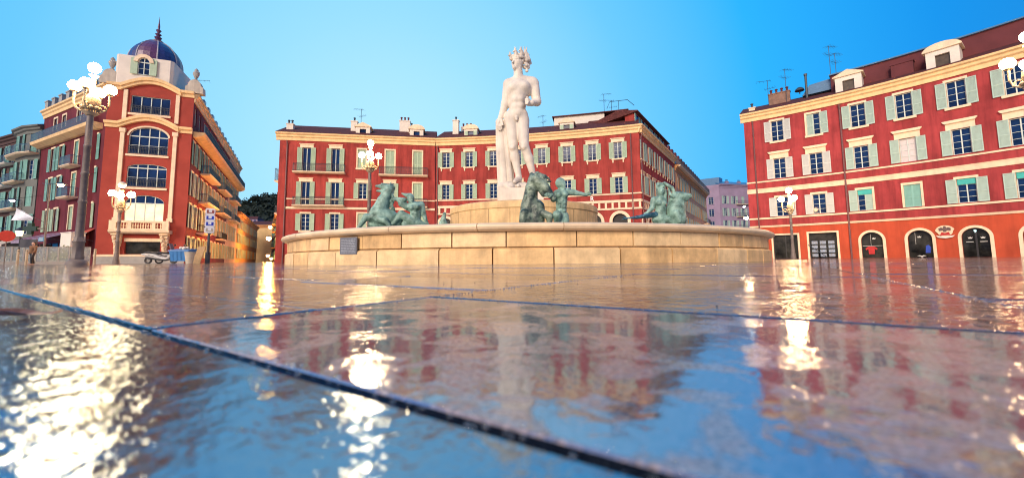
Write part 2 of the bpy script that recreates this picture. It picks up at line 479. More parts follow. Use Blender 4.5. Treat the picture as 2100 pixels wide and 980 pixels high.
def arch_trim(bld, fac, u, z0, w, top, bw=0.3, m=None, ell=None, name='arch_surround', proud=0.07):
    mb = MB(); r = w / 2; H = ell or r; zc = top - H; n = 14
    T = fac.T(u)
    a = [(-r, z0)] + [(-r * math.cos(math.pi * i / n), zc + H * math.sin(math.pi * i / n)) for i in range(n + 1)] + [(r, z0)]
    b = [(-r - bw, z0)] + [(-(r + bw) * math.cos(math.pi * i / n), zc + (H + bw) * math.sin(math.pi * i / n)) for i in range(n + 1)] + [(r + bw, z0)]
    for i in range(len(a) - 1):
        mb.prism([a[i], b[i], b[i + 1], a[i + 1]][::-1], -proud, 0.03, T)
    return mb.build(name, m or CREAM, bld)
def dormer(bld, fac, u, z, d, w=1.9, h=1.7, kind='tri', deep=2.6, shut=None, m=None, glass=None):
    T = fac.T(u, z, d); m = m or WHITE
    mb = MB(); ww, wh = w * 0.44, h * 0.66
    mb.box(-w / 2, -ww / 2, 0, deep, 0, h, T); mb.box(ww / 2, w / 2, 0, deep, 0, h, T)
    mb.box(-ww / 2, ww / 2, 0, deep, 0, 0.18, T); mb.box(-ww / 2, ww / 2, 0, deep, 0.18 + wh, h, T)
    o = mb.build('dormer', m, bld)
    c = MB()
    if kind == 'tri': poly = [(-w / 2 - 0.18, h), (w / 2 + 0.18, h), (w / 2 + 0.18, h + 0.1), (0, h + 0.62), (-w / 2 - 0.18, h + 0.1)]
    else: poly = [(-w / 2 - 0.18, h), (w / 2 + 0.18, h), (w / 2 + 0.18, h + 0.12)] + [((w / 2 + 0.1) * math.cos(math.pi * i / 10), h + 0.12 + 0.5 * math.sin(math.pi * i / 10)) for i in range(1, 10)] + [(-w / 2 - 0.18, h + 0.12)]
    c.prism(poly, -0.14, deep, T)
    c.build('pediment', CREAM, o)
    p = MB(); p.box(-ww / 2, ww / 2, 0.2, 0.26, 0.18, 0.18 + wh, T); p.build('pane', glass or GLASS, o)
    if shut:
        for q in (-1, 1):
            s = MB(); x = q * (ww / 2 + w * 0.125)
            s.box(x - w * 0.12, x + w * 0.12, -0.05, -0.004, 0.18, 0.18 + wh, T)
            s.build('shutter', SHUT, o)
    return o
def chimney(bld, fac, u, z, d, w=0.7, h=1.5, pots=2, m=None, dp=0.6):
    T = fac.T(u, z, d); mb = MB()
    mb.box(-w / 2, w / 2, 0, dp, -1.6, h, T); mb.box(-w / 2 - 0.06, w / 2 + 0.06, -0.06, dp + 0.06, h, h + 0.12, T)
    o = mb.build('chimney', m or WHITE, bld)
    c = MB()
    for i in range(pots):
        x = (i + 0.5) / pots * w - w / 2
        q = T @ Vector((x, dp / 2, h + 0.1))
        c.lathe([(0.12, 0), (0.10, 0.4), (0.16, 0.42), (0.16, 0.5), (0.05, 0.56)], 8, q)
    c.build('chimney_pot', IRON if pots < 3 else MAROON, o)
    return o
def antenna(bld, fac, u, z, d, h=3.0, rz=0.4, els=5, up=0):
    b = fac.P(u, z, d); T = Matrix.Translation(b) @ Matrix.Rotation(rz, 4, 'Z')
    mb = MB(); P = lambda x, y, zz: tuple(T @ Vector((x, y, zz)))
    mb.tube([P(0, 0, -1.2), P(0, 0, h)], 0.03, 4)
    for k, (zz, L_) in enumerate(((h - 0.1, 1.1), (h - 1.0, 0.7))):
        s = 1 if k == 0 else -1
        mb.tube([P(-0.3 * s, 0, zz), P(L_ * s, 0, zz + 0.25 * (k == 0))], 0.02, 4)
        for i in range(els):
            x = s * (-0.3 + (L_ + 0.3) * i / (els - 1)); e = 0.42 - 0.05 * i
            mb.tube([P(x, -e, zz + 0.03 * i), P(x, e, zz + 0.03 * i)], 0.012, 3)
    return mb.build('antenna', IRON, bld)
def pipe(bld, fac, u, z0, z1):
    mb = MB(); mb.tube([fac.P(u, z0, 0.11), fac.P(u, z1 - 0.5, 0.11), fac.P(u, z1, 0.3)], 0.075, 7)
    for z in np.arange(z0 + 1, z1 - 1, 2.5): mb.tube([fac.P(u, z, 0.11), fac.P(u, z + 0.08, 0.11)], 0.1, 7)
    return mb.build('drainpipe', PIPE, bld)
def roof(bld, fac, u0, u1, H, rise=2.4, back=4.4, depth=10, m=None, ov=0.5):
    mb = MB()
    fac.sweep(mb, u0, u1, [(ov, H), (-back, H + rise), (-depth + 0.3, H + rise), (-depth + 0.3, H - 0.04), (ov, H - 0.04)])
    return mb.build('roof', m or TILE, bld)

def letter(name, txt, size, ext, m, parent, M):
    cu = bpy.data.curves.new(name, 'FONT'); cu.body = txt; cu.size = size; cu.extrude = ext
    t = bpy.data.objects.new(name + '_tmp', cu); COL.objects.link(t)
    dg = bpy.context.evaluated_depsgraph_get(); dg.update()
    me = bpy.data.meshes.new_from_object(t.evaluated_get(dg)); me.name = name
    bpy.data.objects.remove(t); me.materials.clear(); me.materials.append(m)
    o = link(name, me, parent); o.matrix_basis = M
    return o
# ------------------------------------------------------------------ right building (curved red front with arcade shops)
CONCW = mat('weathered_pale_stone', (0.50, 0.44, 0.36), 0.85, 0.12, 1.5, streak=0.3)
CHIM = mat('weathered_chimney_render', (0.24, 0.14, 0.10), 0.85, 0.2, 2)
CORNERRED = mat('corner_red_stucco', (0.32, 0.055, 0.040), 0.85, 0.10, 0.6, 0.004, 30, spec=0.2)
OCHRE = mat('ochre_render', (0.60, 0.30, 0.12), 0.85, 0.12, 0.8)
PEACH = mat('peach_render', (0.58, 0.33, 0.20), 0.85, 0.12, 0.8)
MAUVE = mat('mauve_render', (0.30, 0.22, 0.30), 0.85, 0.10, 0.5)  # blue shade over the far block put into its wall colour
TEALW = mat('pale_grey_blue_render', (0.15, 0.155, 0.14), 0.85, 0.10, 0.5)
YELLOWW = mat('pale_yellow_render', (0.62, 0.50, 0.26), 0.85, 0.10, 0.5)
BROWNW = mat('brown_pink_render', (0.075, 0.042, 0.038), 0.85, 0.10, 0.5)
SLATEB = mat('blue_grey_sheet_roof', (0.07, 0.17, 0.30), 0.4, 0.15, 2, stretch=(1, 1, 6))
TEALB = mat('turquoise_blind', (0.05, 0.40, 0.36), 0.7, 0.06, 3)
WOODSH = mat('pale_inner_shutter', (0.56, 0.52, 0.52), 0.7, 0.06, 3)
PHOTO1 = mat('pinned_photo_card', (0.55, 0.52, 0.48), 0.5, 0.6, 9.0, col2=(0.25, 0.35, 0.5))
REDCL = mat('red_cloth', (0.45, 0.03, 0.03), 0.8)
BLUECL = mat('blue_cloth', (0.03, 0.07, 0.40), 0.8)
ICON = mat('white_window_decal', (0.55, 0.55, 0.52), 0.5, 0.03)
LEDW = mat('lit_number_sign', (0.6, 0.9, 0.9), 0.4, 0.02, emit=(0.55, 0.95, 1.0), estr=1.6)
EAGLE = mat('dark_eagle_relief', (0.12, 0.075, 0.07), 0.6, 0.3, 12)

B1 = empty('curved_building', (32, 40, 0), 'curved dark red four storey building on the right with arched shop doors and two dormers', 'building')
RP = Fac(arc_pts((25.96, 43.32), (34.18, 35.83), (39.01, 28.95), 40, 0.6))
RU = [3.05, 6.13, 9.57, 12.72, 15.89, 18.95, 22.1, 25.2]
ops = []
for i, u in enumerate(RU):
    ops += [op(u, 12.46, 1.08, 2.2), op(u, 8.44, 1.06, 2.12), op(u, 4.42, 1.06, 1.98)]
gops = [op(3.09, 0.0, 2.1, 2.42), op(6.17, 0.0, 2.2, 2.5)] + [op(u, 0.0, 1.5, 2.36, True) for u in (9.77, 12.89, 16.05, 19.15, 22.3, 25.3)]
mb = MB(); RP.wall(mb, 0, RP.L, 3.4, 15.9, ops); RP.back(mb, 0, RP.L, -0.3, 15.9, 12); mb.build('wall', RED, B1)
mb = MB(); RP.wall(mb, 0, RP.L, -0.3, 3.4, gops, 0.35); mb.build('ground_floor_wall', LAMPRED, B1)
mb = MB(); RP.sweep(mb, -0.3, RP.L, CORN(16.0)); mb.build('cornice', YCREAM, B1)
for pf in ([(-0.02, 8.16), (0.07, 8.16), (0.07, 8.3), (-0.02, 8.3)], [(-0.02, 7.02), (0.06, 7.02), (0.1, 7.35), (0.16, 7.5), (-0.02, 7.5)],
           [(-0.02, 4.18), (0.09, 4.18), (0.09, 4.34), (-0.02, 4.34)], [(-0.02, 3.3), (0.08, 3.3), (0.16, 3.48), (-0.02, 3.5)]):
    mb = MB(); RP.sweep(mb, -0.05, RP.L, pf); mb.build('string_course', CREAM, B1)
smA = [SHUT3, SHUT2, SHUT2, SHUT2, SHUT2, SHUT2, SHUT2, SHUT2]
for i, u in enumerate(RU):
    window(B1, RP, u, 12.46, 1.08, 2.2, 'jtS', 'half' if i == 1 else 'open', smA[i])
    ww = window(B1, RP, u, 8.44, 1.06, 2.12, 'jl', 'open', SHUT3 if i < 2 else SHUT2, pane=WOODSH if i == 3 else None)
    k = {2: 'half2', 3: 'closed'}.get(i, 'open')
    ww = window(B1, RP, u, 4.42, 1.06, 1.98, 'jt', k, SHUT3 if i < 2 else (SHUT4 if i == 3 else SHUT2), rows=4)
    if i in (2, 4, 5, 6):
        mb = MB(); mb.box(-0.5, 0.5, 0.02, 0.06, 1.5, 1.96); mb.build('blind', TEALB, ww, keep=False)
for u in (0.86, 8.27): pipe(B1, RP, u, 0.0, 15.0)
# shops
def shop(bld, fac, u, w, h, pics=False):
    fm = MB(); T = fac.T(u)
    fm.box(-w / 2 - 0.16, -w / 2, -0.05, 0.02, 0, h + 0.16, T); fm.box(w / 2, w / 2 + 0.16, -0.05, 0.02, 0, h + 0.16, T); fm.box(-w / 2, w / 2, -0.05, 0.02, h, h + 0.16, T)
    o = fm.build('shop_window', CREAM, bld)
    g_ = MB(); g_.box(-w / 2, w / 2, 0.3, 0.34, 0, h, T); g_.build('pane', SHOPGLASS, o)
    b = MB()
    for x in (-w / 2 + 0.04, 0 if not pics else w / 2 - 0.04, w / 2 - 0.04): b.box(x - 0.035, x + 0.035, 0.22, 0.297, 0, h, T)
    b.build('frame', BLACK, o)
    if pics:
        for c in range(3):
            for r in range(4):
                q = MB(); x = -0.7 + c * 0.66; z = 0.15 + r * 0.42
                q.box(x - 0.24, x + 0.24, 0.285, 0.297, z, z + 0.3, T); q.build('pinned_photo', PHOTO1, o)
        d = MB(); d.tube([T @ Vector((-w / 2 - 0.1, -0.1, 1.35)), T @ Vector((0.25, -0.14, 0.1))], 0.035, 5); d.build('handrail', IRON, o)
shop(B1, RP, 3.09, 2.1, 2.42)
shop(B1, RP, 6.17, 2.2, 2.5, True)
def crown_icon(T, x, z, s, y=0.28):
    q = MB()
    q.prism([(x - s, z), (x + s, z), (x + s * 1.3, z + s * 1.4), (x + s * 0.6, z + s * 0.8), (x, z + s * 1.7), (x - s * 0.6, z + s * 0.8), (x - s * 1.3, z + s * 1.4)], y, y + 0.008, T)
    return q
for k, u in enumerate((9.77, 12.89, 16.05, 19.15, 22.3, 25.3)):
    o = arch_trim(B1, RP, u, 0, 1.5, 2.36, 0.2, CREAM, name='shop_door')
    T = RP.T(u)
    g_ = MB(); g_.prism([(-0.75, 0), (0.75, 0)] + [(0.75 * math.cos(math.pi * i / 12), 1.61 + 0.75 * math.sin(math.pi * i / 12)) for i in range(13)], 0.3, 0.34, T); g_.build('pane', SHOPGLASS, o)
    if k in (0, 1): crown_icon(T, 0.12 if k == 0 else -0.05, 1.72, 0.1).build('crown_decal', ICON, o)
    if k == 2:
        for x in (-0.32, 0.36): crown_icon(T, x, 1.5, 0.1).build('crown_decal', ICON, o)
        b = MB(); b.box(-0.05, 0.06, 0.26, 0.298, 0, 2.2, T); b.build('door_frame', BLACK, o)
        for x in (-0.36, 0.38):
            b = MB(); b.box(x - 0.2, x + 0.2, 0.285, 0.297, 1.22, 1.27, T); b.build('door_bar', ICON, o)
        letter('number_sign', '9', 0.34, 0.01, LEDW, o, T @ Matrix.Translation((-0.1, 0.25, 1.98)) @ Matrix.Rotation(math.pi / 2, 4, 'X'))
    if k == 0:
        b = MB(); b.prism([(-0.3, 0.35), (0.1, 0.35), (0.12, 0.85), (0.26, 0.72), (0.32, 0.85), (0.1, 1.06), (-0.3, 1.06), (-0.52, 0.85), (-0.46, 0.72), (-0.32, 0.85)], 0.27, 0.29, T); b.build('hanging_jersey', REDCL, o)
        b = MB(); b.box(-0.7, 0.7, 0.27, 0.295, 1.1, 1.13, T); b.tube([T @ Vector((-0.1, 0.28, 1.1)), T @ Vector((-0.1, 0.28, 2.2))], 0.012, 4); b.build('rail', ICON, o)
    if k == 1:
        b = MB(); b.prism([(0.25, 0.4), (0.55, 0.4), (0.6, 0.9), (0.45, 1.08), (0.3, 1.0)], 0.27, 0.29, T); b.build('hanging_jersey', BLUECL, o)
        b = MB(); b.prism([(0.0, 0.02), (0.1, 0.1), (0.28, 0.16), (0.12, 0.2), (0.0, 0.16), (-0.12, 0.2), (-0.3, 0.16), (-0.1, 0.1)], 0.27, 0.285, T); b.build('wing_decal', ICON, o)
        b = MB(); b.tube([T @ Vector((-0.3, 0.28, 1.15)), T @ Vector((-0.3, 0.28, 2.2))], 0.012, 4); b.build('rail', ICON, o)
# crest between the arches
T = RP.T(14.42, 0, 0.02)
mb = MB(); mb.prism([(0.56 * math.cos(2 * math.pi * i / 22) * (1 if math.sin(2 * math.pi * i / 22) > 0 else 0.82), 2.2 + 0.46 * math.sin(2 * math.pi * i / 22)) for i in range(22)], -0.08, 0, T)
cr = mb.build('crest', CREAM, B1)
mb = MB(); mb.prism([(-0.08, 2.12), (0.08, 2.12), (0.12, 2.24), (0.33, 2.2), (0.36, 2.42), (0.2, 2.5), (0.1, 2.44), (0.06, 2.6), (-0.04, 2.62), (-0.1, 2.44), (-0.2, 2.5), (-0.36, 2.42), (-0.33, 2.2), (-0.12, 2.24)], -0.13, -0.082, T); mb.build('eagle_emblem', EAGLE, cr)
mb = MB(); mb.prism([(-0.3, 1.84), (0.3, 1.84), (0.22, 2.1), (0.0, 2.02), (-0.2, 2.1)], -0.11, -0.082, T); mb.build('mound_emblem', REDCL, cr)
mb = MB(); mb.prism([(-0.4, 1.66), (0, 1.58), (0.4, 1.66), (0.55, 1.82), (0.3, 1.78), (0, 1.74), (-0.3, 1.78), (-0.55, 1.82)], -0.15, -0.084, T); mb.build('ribbon', WHITE, cr)
# roof
roof(B1, RP, -0.3, RP.L, 16.0, 2.0, 4.2, 11)
mb = MB(); RP.sweep(mb, 7.6, RP.L, [(-2.0, 16.3), (-2.0, 18.8), (-8, 18.8), (-8, 16.3)]); o = mb.build('attic_wall', MAROON, B1)
mb = MB(); RP.sweep(mb, 7.5, RP.L, [(-1.8, 18.8), (-1.8, 18.92), (-8, 19.1), (-8, 18.8)]); mb.build('attic_eave', SLATEB, B1)
DG = mat('dark_dormer_opening', (0.07, 0.05, 0.035), 0.4, 0.3, 3)
dormer(B1, RP, 9.05, 16.05, -0.35, 2.0, 1.75, 'tri', 2.6, glass=DG)
dormer(B1, RP, 15.3, 16.05, -0.35, 2.0, 1.75, 'arc', 2.6, glass=DG)
chimney(B1, RP, 12.7, 17.0, -1.3, 1.5, 0.9, 0, MAROON)
chimney(B1, RP, 3.2, 17.6, -2.6, 2.0, 0.9, 4, CHIM)
chimney(B1, RP, 0.8, 16.3, -0.8, 0.6, 0.5, 1, CREAM)
mb = MB(); T = RP.T(6.4, 17.6, -2.6); mb.prism([(-1.3, 0), (1.7, 0), (1.7, 1.2), (-0.6, 1.0)], 0, 2.0, T); mb.build('roof_light', SLATEB, B1)
mb = MB(); mb.lathe([(0.06, 0), (0.06, 0.3), (0.45, 0.32), (0.4, 0.5), (0.2, 0.68), (0.02, 0.72)], 12, RP.P(5.0, 17.9, -2.6)); mb.build('roof_vent', IRON, B1)
mb = MB(); mb.tube([RP.P(5.6, 17.0, -2.2), RP.P(5.6, 19.6, -2.2)], 0.11, 6); mb.tube([RP.P(5.6, 19.6, -2.2), RP.P(5.6, 19.8, -2.2)], 0.16, 6); mb.build('flue_pipe', IRON, B1)
antenna(B1, RP, 2.3, 17.4, -2.4, 2.8, 2.4); antenna(B1, RP, 3.9, 17.6, -2.4, 3.4, 0.3); antenna(B1, RP, 7.6, 18.4, -2.6, 3.9, 0.35); antenna(B1, RP, 8.0, 18.4, -2.6, 2.9, 0.4)

# ------------------------------------------------------------------ centre building behind the fountain
B2 = empty('crescent_building', (-5, 52, 0), 'long red crescent building behind the fountain with green shutters and a row of dormers', 'building')
CL_ = Fac([(-28.62, 48.14), (-10.0, 51.25)])
CR_ = Fac(arc_pts((-9.9, 51.27), (3.2, 49.53), (15.23, 46.31), 26))
CS_ = Fac([(15.23, 46.31), (26.0, 62.5)])
lw = [(3.15, 11.2, 0.98, 3.0, 'open', 'L'), (6.56, 11.2, 0.98, 3.0, 'open', 'L'), (9.7, 11.8, 0.98, 2.4, 'closed', 'jtS'), (13.18, 11.05, 1.1, 3.15, 'closed', 'jt'), (16.63, 11.05, 1.1, 3.15, 'closed', 'jt'),
      (3.17, 7.05, 0.98, 2.85, 'open', 'L'), (6.61, 7.05, 0.98, 2.85, 'open', 'L'), (9.9, 7.88, 0.98, 2.0, 'open', 'L'), (13.2, 7.92, 0.98, 2.0, 'open', 'L'), (16.66, 7.0, 1.1, 3.0, 'closed', 'jt'),
      (3.26, 3.85, 1.0, 2.08, 'open', 'tS'), (6.66, 3.85, 1.0, 2.08, 'open', 'tS'), (9.91, 3.85, 1.05, 2.15, 'closed', 'jt'), (13.2, 3.85, 1.0, 2.08, 'open', 'tS'), (16.66, 3.85, 1.0, 2.08, 'open', 'tS')]
ops = [op(a, z, b, h) for a, z, b, h, _, _ in lw] + [op(u, 0, 1.7, 3.0, True) for u in (3.2, 6.6, 9.9, 13.2, 16.6)]
mb = MB(); CL_.wall(mb, 0, CL_.L, -0.3, 15.9, ops); CL_.back(mb, 0, CL_.L, -0.3, 15.9, 11)
cu_ = [1.35, 4.42, 7.61, 10.75, 13.87, 17.03, 20.13, 23.17]
cops = []
for u in cu_: cops += [op(u, 12.12, 0.96, 2.0), op(u, 7.94, 0.94, 1.92), op(u, 0.0, 1.75, 5.45, True)]
CR_.wall(mb, 0, CR_.L, -0.3, 15.9, cops, 0.3); CR_.back(mb, 0, CR_.L, -0.3, 15.9, 11)
su = [0.95, 3.4, 6.1, 8.9, 11.75, 14.55, 17.3]
sops = []
for u in su: sops += [op(u, 11.95, 1.0, 2.2), op(u, 7.9, 1.0, 2.1), op(u, 0, 1.5, 5.0, True)]
CS_.wall(mb, 0, CS_.L, -0.3, 15.9, sops); CS_.back(mb, 0.5, CS_.L, -0.3, 15.9, 8)
mb.build('wall', BRICKRED, B2)
for a, z, b, h, sh, sr in lw: window(B2, CL_, a, z, b, h, sr, sh, SHUT, rows=1 if h > 2.5 and sh == 'open' else 4)
for i, u in enumerate(cu_):
    window(B2, CR_, u, 12.12, 0.96, 2.0, 'Ls', 'open', SHUT)
    window(B2, CR_, u, 7.94, 0.94, 1.92, 'jL' if i in (0, 7) else 'L', 'open', SHUT)
for u in su:
    window(B2, CS_, u, 11.95, 1.0, 2.2, 'js', 'open', SHUT2); window(B2, CS_, u, 7.9, 1.0, 2.1, 'jL', 'open', SHUT2)
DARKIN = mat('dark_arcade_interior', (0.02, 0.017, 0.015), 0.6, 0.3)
for f_, us_, w_, t_ in ((CL_, (3.2, 6.6, 9.9, 13.2, 16.6), 1.7, 3.0), (CR_, cu_, 1.75, 5.45), (CS_, su, 1.5, 5.0)):
    for u in us_:
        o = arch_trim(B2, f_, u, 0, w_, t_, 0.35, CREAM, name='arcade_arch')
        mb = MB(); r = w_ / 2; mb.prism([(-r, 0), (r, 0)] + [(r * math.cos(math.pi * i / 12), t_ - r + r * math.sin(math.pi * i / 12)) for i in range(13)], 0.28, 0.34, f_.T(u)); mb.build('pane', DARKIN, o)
for f_, a, b in ((CL_, -0.4, CL_.L), (CR_, 0, CR_.L + 0.3), (CS_, -0.3, CS_.L)):
    mb = MB(); f_.sweep(mb, a, b, CORN(16.0)); mb.build('cornice', YCREAM, B2)
def course(f_, a, z0, z1, d):
    mb = MB(); f_.band(mb, a, f_.L, z0, z1, -0.02, d); return mb.build('string_course', CREAM, B2)
course(CL_, 1.0, 7.68, 7.82, 0.06); course(CL_, 1.0, 6.5, 6.78, 0.08)
for f_ in (CR_, CS_):
    course(f_, 0, 7.72, 7.88, 0.09)
    mb = MB(); f_.band(mb, 0.2, f_.L, 6.78, 7.08, -0.02, 0.10); f_.band(mb, 0.2, f_.L, 5.92, 6.12, -0.02, 0.10)
    for u in np.arange(0.4, f_.L - 0.3, 0.78): f_.band(mb, u, u + 0.24, 6.12, 6.78, -0.02, 0.07)
    mb.build('frieze', CREAM, B2)
balcony(B2, CL_, 1.75, 7.8, 11.12, 0.7); balcony(B2, CL_, 11.9, 17.95, 11.0, 0.7); balcony(B2, CL_, 1.85, 7.8, 6.98, 0.7); balcony(B2, CL_, 15.3, 17.95, 6.95, 0.7)
for f_, u in ((CL_, 0.9), (CR_, 0.25), (CR_, 24.7), (CS_, 0.25)): pipe(B2, f_, u, 0, 15.0)
roof(B2, CL_, -0.4, CL_.L + 0.1, 16.0, 2.4, 4.4, 10); roof(B2, CR_, 0.0, CR_.L, 16.0, 2.4, 4.4, 10)
mb = MB(); CS_.sweep(mb, 1.8, CS_.L - 0.4, [(-0.9, 16.0), (-0.9, 18.3), (-2.2, 18.3), (-2.2, 16.0)]); mb.build('attic_wall', BRICKRED, B2)
mb = MB(); CS_.sweep(mb, 1.5, CS_.L - 0.2, [(-0.5, 18.3), (-0.5, 18.42), (-3, 18.9), (-7.4, 17.6), (-7.4, 17.2)]); mb.build('attic_roof', TILE, B2)
for u in np.arange(2.6, 18, 2.6):
    T = CS_.T(u, 16.5, -0.9); mb = MB(); mb.box(-0.5, 0.5, -0.03, 0.02, 0, 1.6, T); o = mb.build('attic_window', GLASS, B2)
    for x in (-1.05, 0.52): mb = MB(); mb.box(x, x + 0.53, -0.06, 0.0, 0, 1.6, T); mb.build('shutter', SHUT4, o)
for f_, u, k in ((CL_, 9.6, 'tri'), (CL_, 16.4, 'arc'), (CR_, 4.45, 'arc'), (CR_, 10.9, 'tri'), (CR_, 17.0, 'tri')):
    dormer(B2, f_, u, 16.1, -0.7, 1.75, 1.3, k, 2.4, shut=(f_ is CR_))
for f_, u, d, w_, h_, p in ((CL_, 0.6, -1.2, 0.8, 0.6, 2), (CL_, 8.2, -2.0, 0.8, 1.6, 1), (CL_, 14.6, -3.2, 1.4, 1.5, 3), (CL_, 15.6, -2.0, 0.6, 1.2, 1), (CR_, 2.1, -2.0, 0.8, 2.2, 1), (CR_, 3.2, -4.0, 1.6, 1.0, 3)):
    chimney(B2, f_, u, 16.9 if d > -3 else 17.8, d, w_, h_, p)
mb = MB(); CR_.sweep(mb, 15.0, 21.5, [(-4.6, 17.9), (-4.6, 19.6), (-9, 19.6), (-9, 17.9)]); mb.build('attic_wall', WHITE, B2)
mb = MB(); CR_.sweep(mb, 14.8, 24.5, [(-4.3, 19.6), (-4.3, 19.72), (-7, 20.3), (-9.4, 19.6)]); CR_.sweep(mb, 19.5, 25.5, [(-2.2, 17.3), (-5, 18.9), (-9, 18.9), (-9, 17.3)]); mb.build('attic_roof', TILE, B2)
antenna(B2, CL_, 9.0, 18.2, -2.4, 2.2, 2.9); antenna(B2, CR_, 21.5, 19.8, -5, 2.6, 0.2); antenna(B2, CR_, 22.4, 19.8, -5.5, 1.8, 2.9); antenna(B2, CR_, 13.5, 18.2, -5, 2.0, 2.2)
mb = MB(); p = [CR_.P(u, 20.3 + (0.9 if 0 < i < 3 else 0), -5) for i, u in enumerate((21.8, 22.2, 24.4, 25.2))]; mb.tube(p, 0.04, 4); mb.tube([CR_.P(23.3, 19.5, -5), CR_.P(23.3, 21.2, -5)], 0.03, 4); mb.build('roof_railing', IRON, B2)
t = CL_.dirv(0); bk = Vector((-t.y, t.x)); a = Vector((-28.62, 48.14))
CLs = Fac([tuple(a + bk * 11), tuple(a)])
balcony(B2, CLs, 6.5, 10.0, 10.2, 0.9, 1.5); balcony(B2, CLs, 7, 10.0, 6.1, 0.7, 0.9)
letter('shop_letter', 'R', 0.75, 0.03, mat('white_sign_letter', (0.8, 0.75, 0.7), 0.5, 0.02, emit=(1, 0.9, 0.8), estr=0.3), B2, CR_.T(19.75, 7.1, 0.16) @ Matrix.Rotation(math.pi / 2, 4, 'X'))

# ------------------------------------------------------------------ plain street buildings
def plain(name, label, fac, H, wm, us, rows, w_, h_, sm, cat='building', sur='jt', depth=10, rf=True, bal=(), trim=None, base=0.0, bands=(), cm=None, roofm=None, shut='open', balm=None, railm=None, lit=()):
    p = fac.P(fac.L / 2, 0, -depth / 2)
    b = empty(name, p, label, cat)
    ops = [op(u, z, w_, h_) for u in us for z in rows]
    mb = MB(); fac.wall(mb, 0, fac.L, -0.3 + base, H - 0.1, ops); fac.back(mb, 0, fac.L, -0.3 + base, H - 0.1, depth); mb.build('wall', wm, b)
    mb = MB(); fac.sweep(mb, -0.2, fac.L + 0.2, CORN(H, 0.6)); mb.build('cornice', cm or trim or CREAM, b)
    if bands:
        mb = MB()
        for z in bands: fac.band(mb, 0, fac.L, z, z + 0.22, -0.02, 0.09)
        mb.build('string_course', trim or CREAM, b)
    if rf: roof(b, fac, -0.2, fac.L + 0.2, H, 1.6, 4, depth, roofm)
    for i, u in enumerate(us):
        for j, z in enumerate(rows): window(b, fac, u, z, w_, h_, sur, shut if random.random() < 0.85 else 'closed', sm, pane=LITGLASS if (i, j) in lit else None, trim=trim)
    for u0, u1, z in bal: balcony(b, fac, u0, u1, z, 0.9, slabm=balm, railm=railm, gap=0.2)
    return b
OB = plain('street_building', 'tall ochre building down the side street right of the red crescent, with one long balcony', Fac([(26.15, 62.7), (45.5, 92.4)]), 15.0, PEACH, list(np.arange(1.5, 34, 2.7)), (1.5, 5.0, 8.3, 11.4), 1.0, 2.2, SHUT2, bal=((0, 35, 14.9), (30.5, 34.5, 7.8)), trim=OCHRE)
f_ = Fac([(26.15, 62.7), (45.5, 92.4)])
mb = MB(); f_.sweep(mb, 0, f_.L, [(-1.2, 15), (-1.2, 18.0), (-8, 18.6), (-8, 15)]); mb.build('attic_wall', PEACH, OB)
for u in np.arange(1.5, 34, 2.7):
    mb = MB(); mb.box(-0.5, 0.5, -0.04, 0.02, 0, 1.6, f_.T(u, 15.6, -1.2)); mb.build('attic_window', GLASS, OB)
    mb = MB(); mb.box(-0.5, 0.5, 0, 0.8, 0, 0.9, f_.T(u + 1.2, 18.0, -1.2)); mb.build('chimney', MAROON, OB)
PB = plain('mauve_building', 'pale apartment block, shaded mauve, in the gap left of the curved building', Fac([(57.5, 109), (62, 110), (80, 114)]), 20.5, MAUVE, list(np.arange(1.6, 22, 2.9)), (1.2, 4.8, 8.2, 11.6, 15.0), 1.0, 2.2, SHUT2, trim=MAUVE, bal=((5, 12, 11.5), (5, 12, 8.1), (5, 12, 15.0)), roofm=SLATEB)
f_ = Fac([(51.5, 113.5), (57.45, 109.05)])
mb = MB(); f_.wall(mb, 0, f_.L, -0.3, 20.4, [op(u, z, 1.3, 2.0) for u in (1.9, 5.2) for z in (1.2, 4.8, 8.2, 11.6, 15.0)]); mb.build('side_wall', MAUVE, PB)
for u in (1.9, 5.2):
    for z in (1.2, 4.8, 8.2, 11.6, 15.0): window(PB, f_, u, z, 1.3, 2.0, 'S', None, trim=MAUVE)
mb = MB(); f_.sweep(mb, 0.3, f_.L, [(-0.6, 20.4), (-0.6, 22.5), (-6, 23), (-6, 20.4)]); mb.build('attic_wall', SLATEB, PB)
for u in (4, 8, 12, 15): chimney(PB, Fac([(57.5, 109), (62, 110), (80, 114)]), u, 20.6, -1.5, 0.8, 1.0, 2, MAUVE)

LONG = Fac([(-54.05, 77.98), (-53.99 - 0.474 * 44, 77.86 + 0.881 * 44)])
plain('street_terrace', 'low ochre terrace lit orange, running on behind the domed building down the street', LONG, 10.0, OCHRE, list(np.arange(1.5, 43, 2.4)), (0.8, 3.9, 6.8), 1.0, 1.9, SHUT2, trim=OCHRE, sur='j')
plain('street_end_house', 'yellow cream house closing the far end of the lamplit street', Fac([(-88, 121.5), (-73.5, 122)]), 11.3, mat('lamplit_cream_render', (0.66, 0.46, 0.22), 0.85, 0.1, 0.6), [2.0, 5.2, 8.6], (0.5, 3.6, 6.9), 1.1, 2.2, SHUT2, bal=((3.9, 9.8, 6.8), (7.6, 9.8, 3.5)), trim=OCHRE, sur='S')
plain('side_street_house', 'narrow dark house with balconies between the lamplit street and the red crescent', Fac([(-73.0, 121.0), (-62, 104), (-49, 83)]), 10.5, BROWNW, list(np.arange(2, 44, 3.5)), (0.6, 3.7, 6.8), 1.0, 2.0, SHUT4, bal=((30, 36, 8.6), (37, 42, 6.6), (20, 26, 3.6)), trim=OCHRE, balm=OCHRE, sur='S')

